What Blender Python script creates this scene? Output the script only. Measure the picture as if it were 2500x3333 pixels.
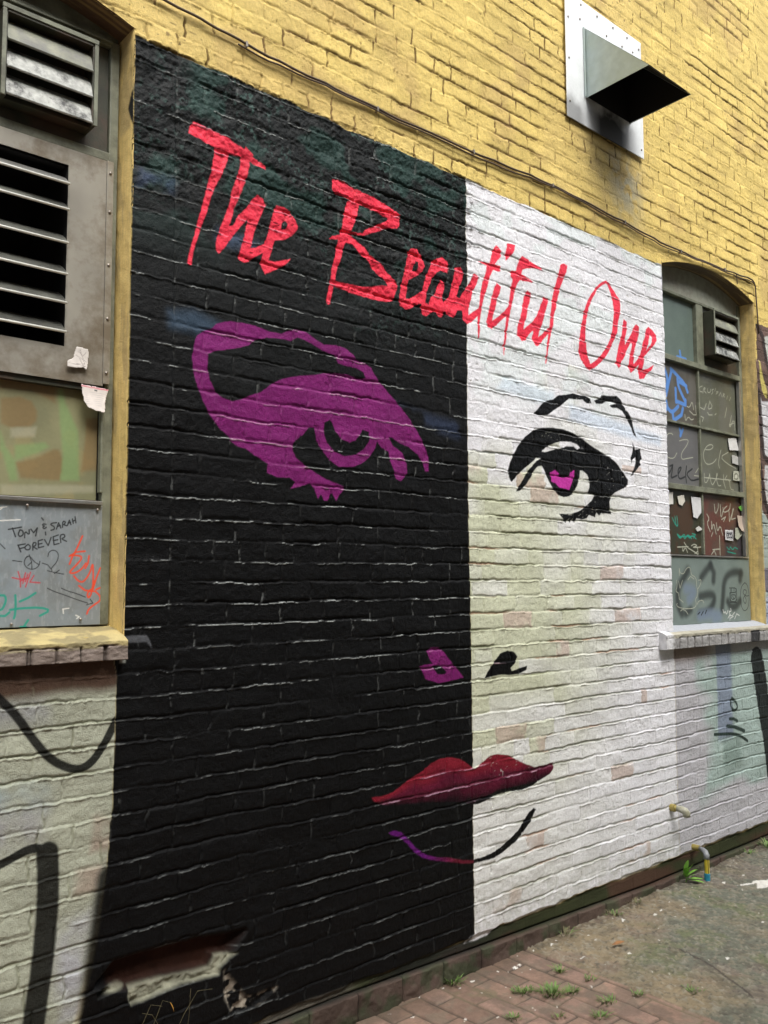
import bpy, bmesh, math, random
import numpy as np
from mathutils import Vector, Matrix

# ------------------------------------------------------------------ scene, camera, light
for o in list(bpy.data.objects): bpy.data.objects.remove(o)
S = bpy.context.scene
C = S.collection
R = math.radians
random.seed(7)

CAM = Vector((0.0, -2.5, 1.56))
YAW, PITCH, ROLL = R(41.834), R(4.624), R(-0.262)
fw = Vector((math.sin(YAW)*math.cos(PITCH), math.cos(YAW)*math.cos(PITCH), math.sin(PITCH)))
ri = Vector((math.cos(YAW), -math.sin(YAW), 0.0))
up = ri.cross(fw)
c_, s_ = math.cos(ROLL), math.sin(ROLL)
ri, up = c_*ri + s_*up, -s_*ri + c_*up
cam = bpy.data.cameras.new('camera'); co = bpy.data.objects.new('camera', cam); C.objects.link(co)
m = Matrix((ri, up, -fw)).transposed().to_4x4(); m.translation = CAM
co.matrix_world = m
cam.sensor_fit = 'VERTICAL'; cam.sensor_height = 36.0; cam.sensor_width = 27.0
cam.lens = 36.0*2896.6/3333.0
cam.clip_start = 0.02; cam.clip_end = 500
S.camera = co
S.render.resolution_x = 768; S.render.resolution_y = 1024

SUN_EL, SUN_AZ = R(58), R(190)      # soft daylight from high up across the alley
W = bpy.data.worlds.new('World'); S.world = W; W.use_nodes = True
nt = W.node_tree; bg = nt.nodes['Background']
sky = nt.nodes.new('ShaderNodeTexSky'); sky.sky_type = 'NISHITA'; sky.sun_disc = False
sky.sun_elevation = SUN_EL; sky.sun_rotation = SUN_AZ; sky.dust_density = 4.0; sky.air_density = 1.0
hs = nt.nodes.new('ShaderNodeHueSaturation'); hs.inputs['Saturation'].default_value = 0.30
nt.links.new(sky.outputs[0], hs.inputs['Color']); nt.links.new(hs.outputs[0], bg.inputs['Color'])
bg.inputs['Strength'].default_value = 0.15
sl = bpy.data.lights.new('sun', 'SUN'); sl.energy = 1.35; sl.angle = R(34); sl.color = (1.0, 0.97, 0.92)
so = bpy.data.objects.new('sun', sl); C.objects.link(so)
sd = Vector((math.sin(SUN_AZ)*math.cos(SUN_EL), math.cos(SUN_AZ)*math.cos(SUN_EL), math.sin(SUN_EL)))
so.rotation_euler = sd.to_track_quat('Z', 'Y').to_euler()
S.view_settings.view_transform = 'Standard'; S.view_settings.look = 'None'
S.view_settings.exposure = 1.08
S.view_settings.gamma = 1.0

# ------------------------------------------------------------------ helpers
def srgb(*c):
    a = np.array(c, float)/255.0
    return np.where(a <= .04045, a/12.92, ((a+.055)/1.055)**2.4)

def tag(o, label=None, cat=None, group=None, kind=None):
    if label: o['label'] = label
    if cat: o['category'] = cat
    if group: o['group'] = group
    if kind: o['kind'] = kind
    return o

def empty(name, loc=(0, 0, 0)):
    o = bpy.data.objects.new(name, None); o.empty_display_size = .1; C.objects.link(o); o.location = loc
    return o

def link(name, me, mat, parent=None, loc=None):
    o = bpy.data.objects.new(name, me); C.objects.link(o)
    if mat: me.materials.append(mat)
    if parent:
        o.parent = parent
        o.matrix_parent_inverse = Matrix.Translation(-parent.location) if parent.type == 'EMPTY' else Matrix.Identity(4)
    return o

def mat_node(name):
    m = bpy.data.materials.new(name); m.use_nodes = True
    nt = m.node_tree; b = nt.nodes['Principled BSDF']
    return m, nt, b

def plain(name, col, rough=.6, metal=0., var=.25, scale=30., bump=.15, bscale=120., spec=.5, dirt=None, dscale=6., damt=.5):
    """procedural paint / metal / wood: base colour broken up by noise, optional dirt patches, fine bump"""
    m, nt, b = mat_node(name)
    N, L = nt.nodes, nt.links
    tc = N.new('ShaderNodeTexCoord')
    n1 = N.new('ShaderNodeTexNoise'); n1.inputs['Scale'].default_value = scale; n1.inputs['Detail'].default_value = 6
    L.new(tc.outputs['Object'], n1.inputs['Vector'])
    r1 = N.new('ShaderNodeMapRange'); r1.inputs['From Min'].default_value = .3; r1.inputs['From Max'].default_value = .7
    r1.inputs['To Min'].default_value = 1-var; r1.inputs['To Max'].default_value = 1+var
    L.new(n1.outputs['Fac'], r1.inputs['Value'])
    mu = N.new('ShaderNodeVectorMath'); mu.operation = 'SCALE'; mu.inputs[0].default_value = tuple(col)
    L.new(r1.outputs['Result'], mu.inputs['Scale'])
    src = mu.outputs['Vector']
    if dirt is not None:
        n2 = N.new('ShaderNodeTexNoise'); n2.inputs['Scale'].default_value = dscale; n2.inputs['Detail'].default_value = 8
        n2.inputs['Roughness'].default_value = .7
        L.new(tc.outputs['Object'], n2.inputs['Vector'])
        r2 = N.new('ShaderNodeMapRange'); r2.inputs['From Min'].default_value = .45; r2.inputs['From Max'].default_value = .62
        r2.inputs['To Max'].default_value = damt
        L.new(n2.outputs['Fac'], r2.inputs['Value'])
        mx = N.new('ShaderNodeMix'); mx.data_type = 'RGBA'
        L.new(r2.outputs['Result'], mx.inputs['Factor']); L.new(src, mx.inputs[6]); mx.inputs[7].default_value = (*dirt, 1)
        src = mx.outputs[2]
    L.new(src, b.inputs['Base Color'])
    b.inputs['Roughness'].default_value = rough; b.inputs['Metallic'].default_value = metal
    b.inputs['Specular IOR Level'].default_value = spec
    n3 = N.new('ShaderNodeTexNoise'); n3.inputs['Scale'].default_value = bscale; n3.inputs['Detail'].default_value = 5
    L.new(tc.outputs['Object'], n3.inputs['Vector'])
    bp = N.new('ShaderNodeBump'); bp.inputs['Strength'].default_value = bump; bp.inputs['Distance'].default_value = .002
    L.new(n3.outputs['Fac'], bp.inputs['Height']); L.new(bp.outputs['Normal'], b.inputs['Normal'])
    return m

def painted(name, bump=.45, fine=420., dist=.0012, var=.10, spec=.5):
    """surface whose own colours (paint, soot, moss) are stored on the mesh; alpha holds the roughness"""
    m, nt, b = mat_node(name)
    N, L = nt.nodes, nt.links
    at = N.new('ShaderNodeAttribute'); at.attribute_name = 'paint'
    tc = N.new('ShaderNodeTexCoord')
    n1 = N.new('ShaderNodeTexNoise'); n1.inputs['Scale'].default_value = 90; n1.inputs['Detail'].default_value = 8; n1.inputs['Roughness'].default_value = .7
    L.new(tc.outputs['Object'], n1.inputs['Vector'])
    r1 = N.new('ShaderNodeMapRange'); r1.inputs['From Min'].default_value = .3; r1.inputs['From Max'].default_value = .7
    r1.inputs['To Min'].default_value = 1-var; r1.inputs['To Max'].default_value = 1+var
    L.new(n1.outputs['Fac'], r1.inputs['Value'])
    mu = N.new('ShaderNodeVectorMath'); mu.operation = 'SCALE'
    L.new(at.outputs['Color'], mu.inputs[0]); L.new(r1.outputs['Result'], mu.inputs['Scale'])
    L.new(mu.outputs['Vector'], b.inputs['Base Color'])
    L.new(at.outputs['Alpha'], b.inputs['Roughness'])
    b.inputs['Specular IOR Level'].default_value = spec
    n3 = N.new('ShaderNodeTexNoise'); n3.inputs['Scale'].default_value = fine; n3.inputs['Detail'].default_value = 4; n3.inputs['Roughness'].default_value = .6
    L.new(tc.outputs['Object'], n3.inputs['Vector'])
    bp = N.new('ShaderNodeBump'); bp.inputs['Strength'].default_value = bump; bp.inputs['Distance'].default_value = dist
    L.new(n3.outputs['Fac'], bp.inputs['Height']); L.new(bp.outputs['Normal'], b.inputs['Normal'])
    return m

# ---- lattice noise in numpy
def vn(x, y, sx, sy, seed):
    rng = np.random.RandomState(seed); T = rng.rand(256, 256)
    u = x/sx + 1000.37; v = y/sy + 1000.71
    i = np.floor(u).astype(np.int64); j = np.floor(v).astype(np.int64)
    fu = u-i; fv = v-j
    fu = fu*fu*(3-2*fu); fv = fv*fv*(3-2*fv)
    a = T[i & 255, j & 255]; b = T[(i+1) & 255, j & 255]; c = T[i & 255, (j+1) & 255]; d = T[(i+1) & 255, (j+1) & 255]
    return (a*(1-fu)+b*fu)*(1-fv)+(c*(1-fu)+d*fu)*fv          # 0..1
def fb(x, y, s, seed, n=4, asp=1.0, gain=.5):
    t = 0; a = 1; tot = 0
    for k in range(n):
        t = t+a*vn(x, y, s*asp, s, seed+k*17); tot += a; a *= gain; s *= .5
    return t/tot
def ss(a, b, x):
    t = np.clip((x-a)/(b-a), 0, 1); return t*t*(3-2*t)
def hsh(i, j, seed):
    rng = np.random.RandomState(seed); T = rng.rand(512, 512)
    return T[np.asarray(i) & 511, np.asarray(j) & 511]

def smooth_line(p, n=2):
    p = [tuple(q) for q in p]
    if len(p) < 4: return p
    closed = p[0] == p[-1]
    for _ in range(n):
        q = [p[0]]
        for a, b in zip(p[:-1], p[1:]): q += [(a[0]*.75+b[0]*.25, a[1]*.75+b[1]*.25), (a[0]*.25+b[0]*.75, a[1]*.25+b[1]*.75)]
        q.append(p[-1]); p = q
    return p

class Canvas:
    """flat arrays of points on a surface with a colour each; polygons and strokes are laid on it like paint"""
    def __init__(s, X, Z, base):
        s.X = X.ravel(); s.Z = Z.ravel(); n = s.X.size
        s.col = np.empty((n, 4)); s.col[:] = base
    def sub(s, pts, pad):
        p = np.array(pts, float)
        return np.nonzero((s.X > p[:, 0].min()-pad) & (s.X < p[:, 0].max()+pad) & (s.Z > p[:, 1].min()-pad) & (s.Z < p[:, 1].max()+pad))[0]
    @staticmethod
    def seg(px, pz, a, b):
        dx, dz = b[0]-a[0], b[1]-a[1]; L = dx*dx+dz*dz+1e-12
        t = np.clip(((px-a[0])*dx+(pz-a[1])*dz)/L, 0, 1)
        return (px-a[0]-t*dx)**2+(pz-a[1]-t*dz)**2
    def pmask(s, pts, soft=.004):
        pts = [(a/1000., b/1000.) for a, b in pts]
        idx = s.sub(pts, soft*2)
        if idx.size == 0: return idx, np.zeros(0)
        wob = .0022
        px = s.X[idx]+(vn(s.X[idx], s.Z[idx], .012, .012, 5)-.5)*wob; pz = s.Z[idx]+(vn(s.X[idx], s.Z[idx], .012, .012, 6)-.5)*wob
        ins = np.zeros(idx.size, bool); d = np.full(idx.size, 1e9)
        n = len(pts)
        for k in range(n):
            a, b = pts[k], pts[(k+1) % n]
            d = np.minimum(d, s.seg(px, pz, a, b))
            if a[1] != b[1]:
                c = (a[1] > pz) != (b[1] > pz)
                xi = (b[0]-a[0])*(pz-a[1])/(b[1]-a[1])+a[0]
                ins ^= c & (px < xi)
        d = np.sqrt(d)*np.where(ins, 1, -1)
        return idx, ss(-soft/2, soft/2, d)
    def smask(s, pts, r, soft=.002):
        pts = [(a/1000., b/1000.) for a, b in smooth_line(pts, 2 if r > .01 or len(pts) > 6 else 1)]
        idx = s.sub(pts, r+soft*2)
        if idx.size == 0: return idx, np.zeros(0)
        d = np.full(idx.size, 1e9)
        for k in range(len(pts)-1): d = np.minimum(d, s.seg(s.X[idx], s.Z[idx], pts[k], pts[k+1]))
        return idx, 1-ss(r-soft/2, r+soft/2, np.sqrt(d))
    def lay(s, idx, m, col, rough=None):
        m = m[:, None]; c = np.asarray(col, float)
        s.col[idx, :3] = s.col[idx, :3]*(1-m)+c*m
        if rough is not None: s.col[idx, 3] = s.col[idx, 3]*(1-m[:, 0])+rough*m[:, 0]
    def poly(s, pts, col, soft=.004, alpha=1., rough=None):
        i, m = s.pmask(pts, soft); s.lay(i, m*alpha, col, rough)
    def stroke(s, pts, r, col, soft=.002, alpha=1., rough=None):
        i, m = s.smask(pts, r, soft); s.lay(i, m*alpha, col, rough)

def grid_mesh(name, P, col, fmask, mat, parent=None, flip=False):
    """P (nz,nx,3), col (nz*nx,4), fmask (nz-1,nx-1): one object from the chosen quads of the sheet"""
    nz, nx = P.shape[:2]
    iz, ix = np.nonzero(fmask)
    if iz.size == 0: return None
    a = iz*nx+ix
    q = np.stack([a, a+1, a+nx+1, a+nx], 1)
    if flip: q = q[:, ::-1]
    used, inv = np.unique(q, return_inverse=True); q = inv.reshape(-1, 4)
    V = P.reshape(-1, 3)[used]
    me = bpy.data.meshes.new(name)
    me.vertices.add(len(V)); me.vertices.foreach_set('co', V.astype(np.float32).ravel())
    me.loops.add(q.size); me.loops.foreach_set('vertex_index', q.astype(np.int32).ravel())
    me.polygons.add(len(q)); me.polygons.foreach_set('loop_start', np.arange(0, q.size, 4, dtype=np.int32))
    me.polygons.foreach_set('use_smooth', np.ones(len(q), bool))
    me.update(calc_edges=True)
    ca = me.color_attributes.new('paint', 'FLOAT_COLOR', 'POINT')
    ca.data.foreach_set('color', np.clip(col[used], 0, 1).astype(np.float32).ravel())
    return link(name, me, mat, parent)

class MB:
    """collects boxes, tubes and loose faces, builds ONE mesh object"""
    def __init__(s): s.v = []; s.f = []
    def box(s, x0, x1, y0, y1, z0, z1):
        n = len(s.v)
        s.v += [(x, y, z) for x in (x0, x1) for y in (y0, y1) for z in (z0, z1)]
        for f in ((0, 1, 3, 2), (4, 6, 7, 5), (0, 4, 5, 1), (2, 3, 7, 6), (0, 2, 6, 4), (1, 5, 7, 3)): s.f.append(tuple(n+i for i in f))
        return s
    def quad(s, *p):
        n = len(s.v); s.v += [tuple(q) for q in p]; s.f.append(tuple(range(n, n+len(p)))); return s
    def tube(s, pts, r, seg=10, caps=True):
        pts = [Vector(p) for p in pts]; n0 = len(s.v)
        rr = r if isinstance(r, (list, tuple)) else [r]*len(pts)
        ref = None
        for i, p in enumerate(pts):
            t = (pts[min(i+1, len(pts)-1)]-pts[max(i-1, 0)]).normalized()
            if ref is None: ref = t.orthogonal().normalized()
            ref = (ref-t*ref.dot(t)).normalized(); b = t.cross(ref)
            for k in range(seg):
                a = 2*math.pi*k/seg
                s.v.append(tuple(p+(ref*math.cos(a)+b*math.sin(a))*rr[i]))
        for i in range(len(pts)-1):
            for k in range(seg):
                a = n0+i*seg+k; b = n0+i*seg+(k+1) % seg
                s.f.append((a, b, b+seg, a+seg))
        if caps:
            s.f.append(tuple(n0+k for k in range(seg))[::-1]); s.f.append(tuple(n0+(len(pts)-1)*seg+k for k in range(seg)))
        return s
    def build(s, name, mat, parent=None, bevel=0., smooth=False, seg=2):
        me = bpy.data.meshes.new(name); me.from_pydata(s.v, [], s.f); me.validate()
        bm = bmesh.new(); bm.from_mesh(me)
        bmesh.ops.recalc_face_normals(bm, faces=bm.faces)
        if bevel > 0:
            bmesh.ops.bevel(bm, geom=[e for e in bm.edges if len(e.link_faces) == 2 and e.calc_face_angle(0) > .6], offset=bevel, segments=seg, affect='EDGES', profile=.5)
        bm.to_mesh(me); bm.free()
        if smooth: me.polygons.foreach_set('use_smooth', [True]*len(me.polygons))
        return link(name, me, mat, parent)

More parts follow.
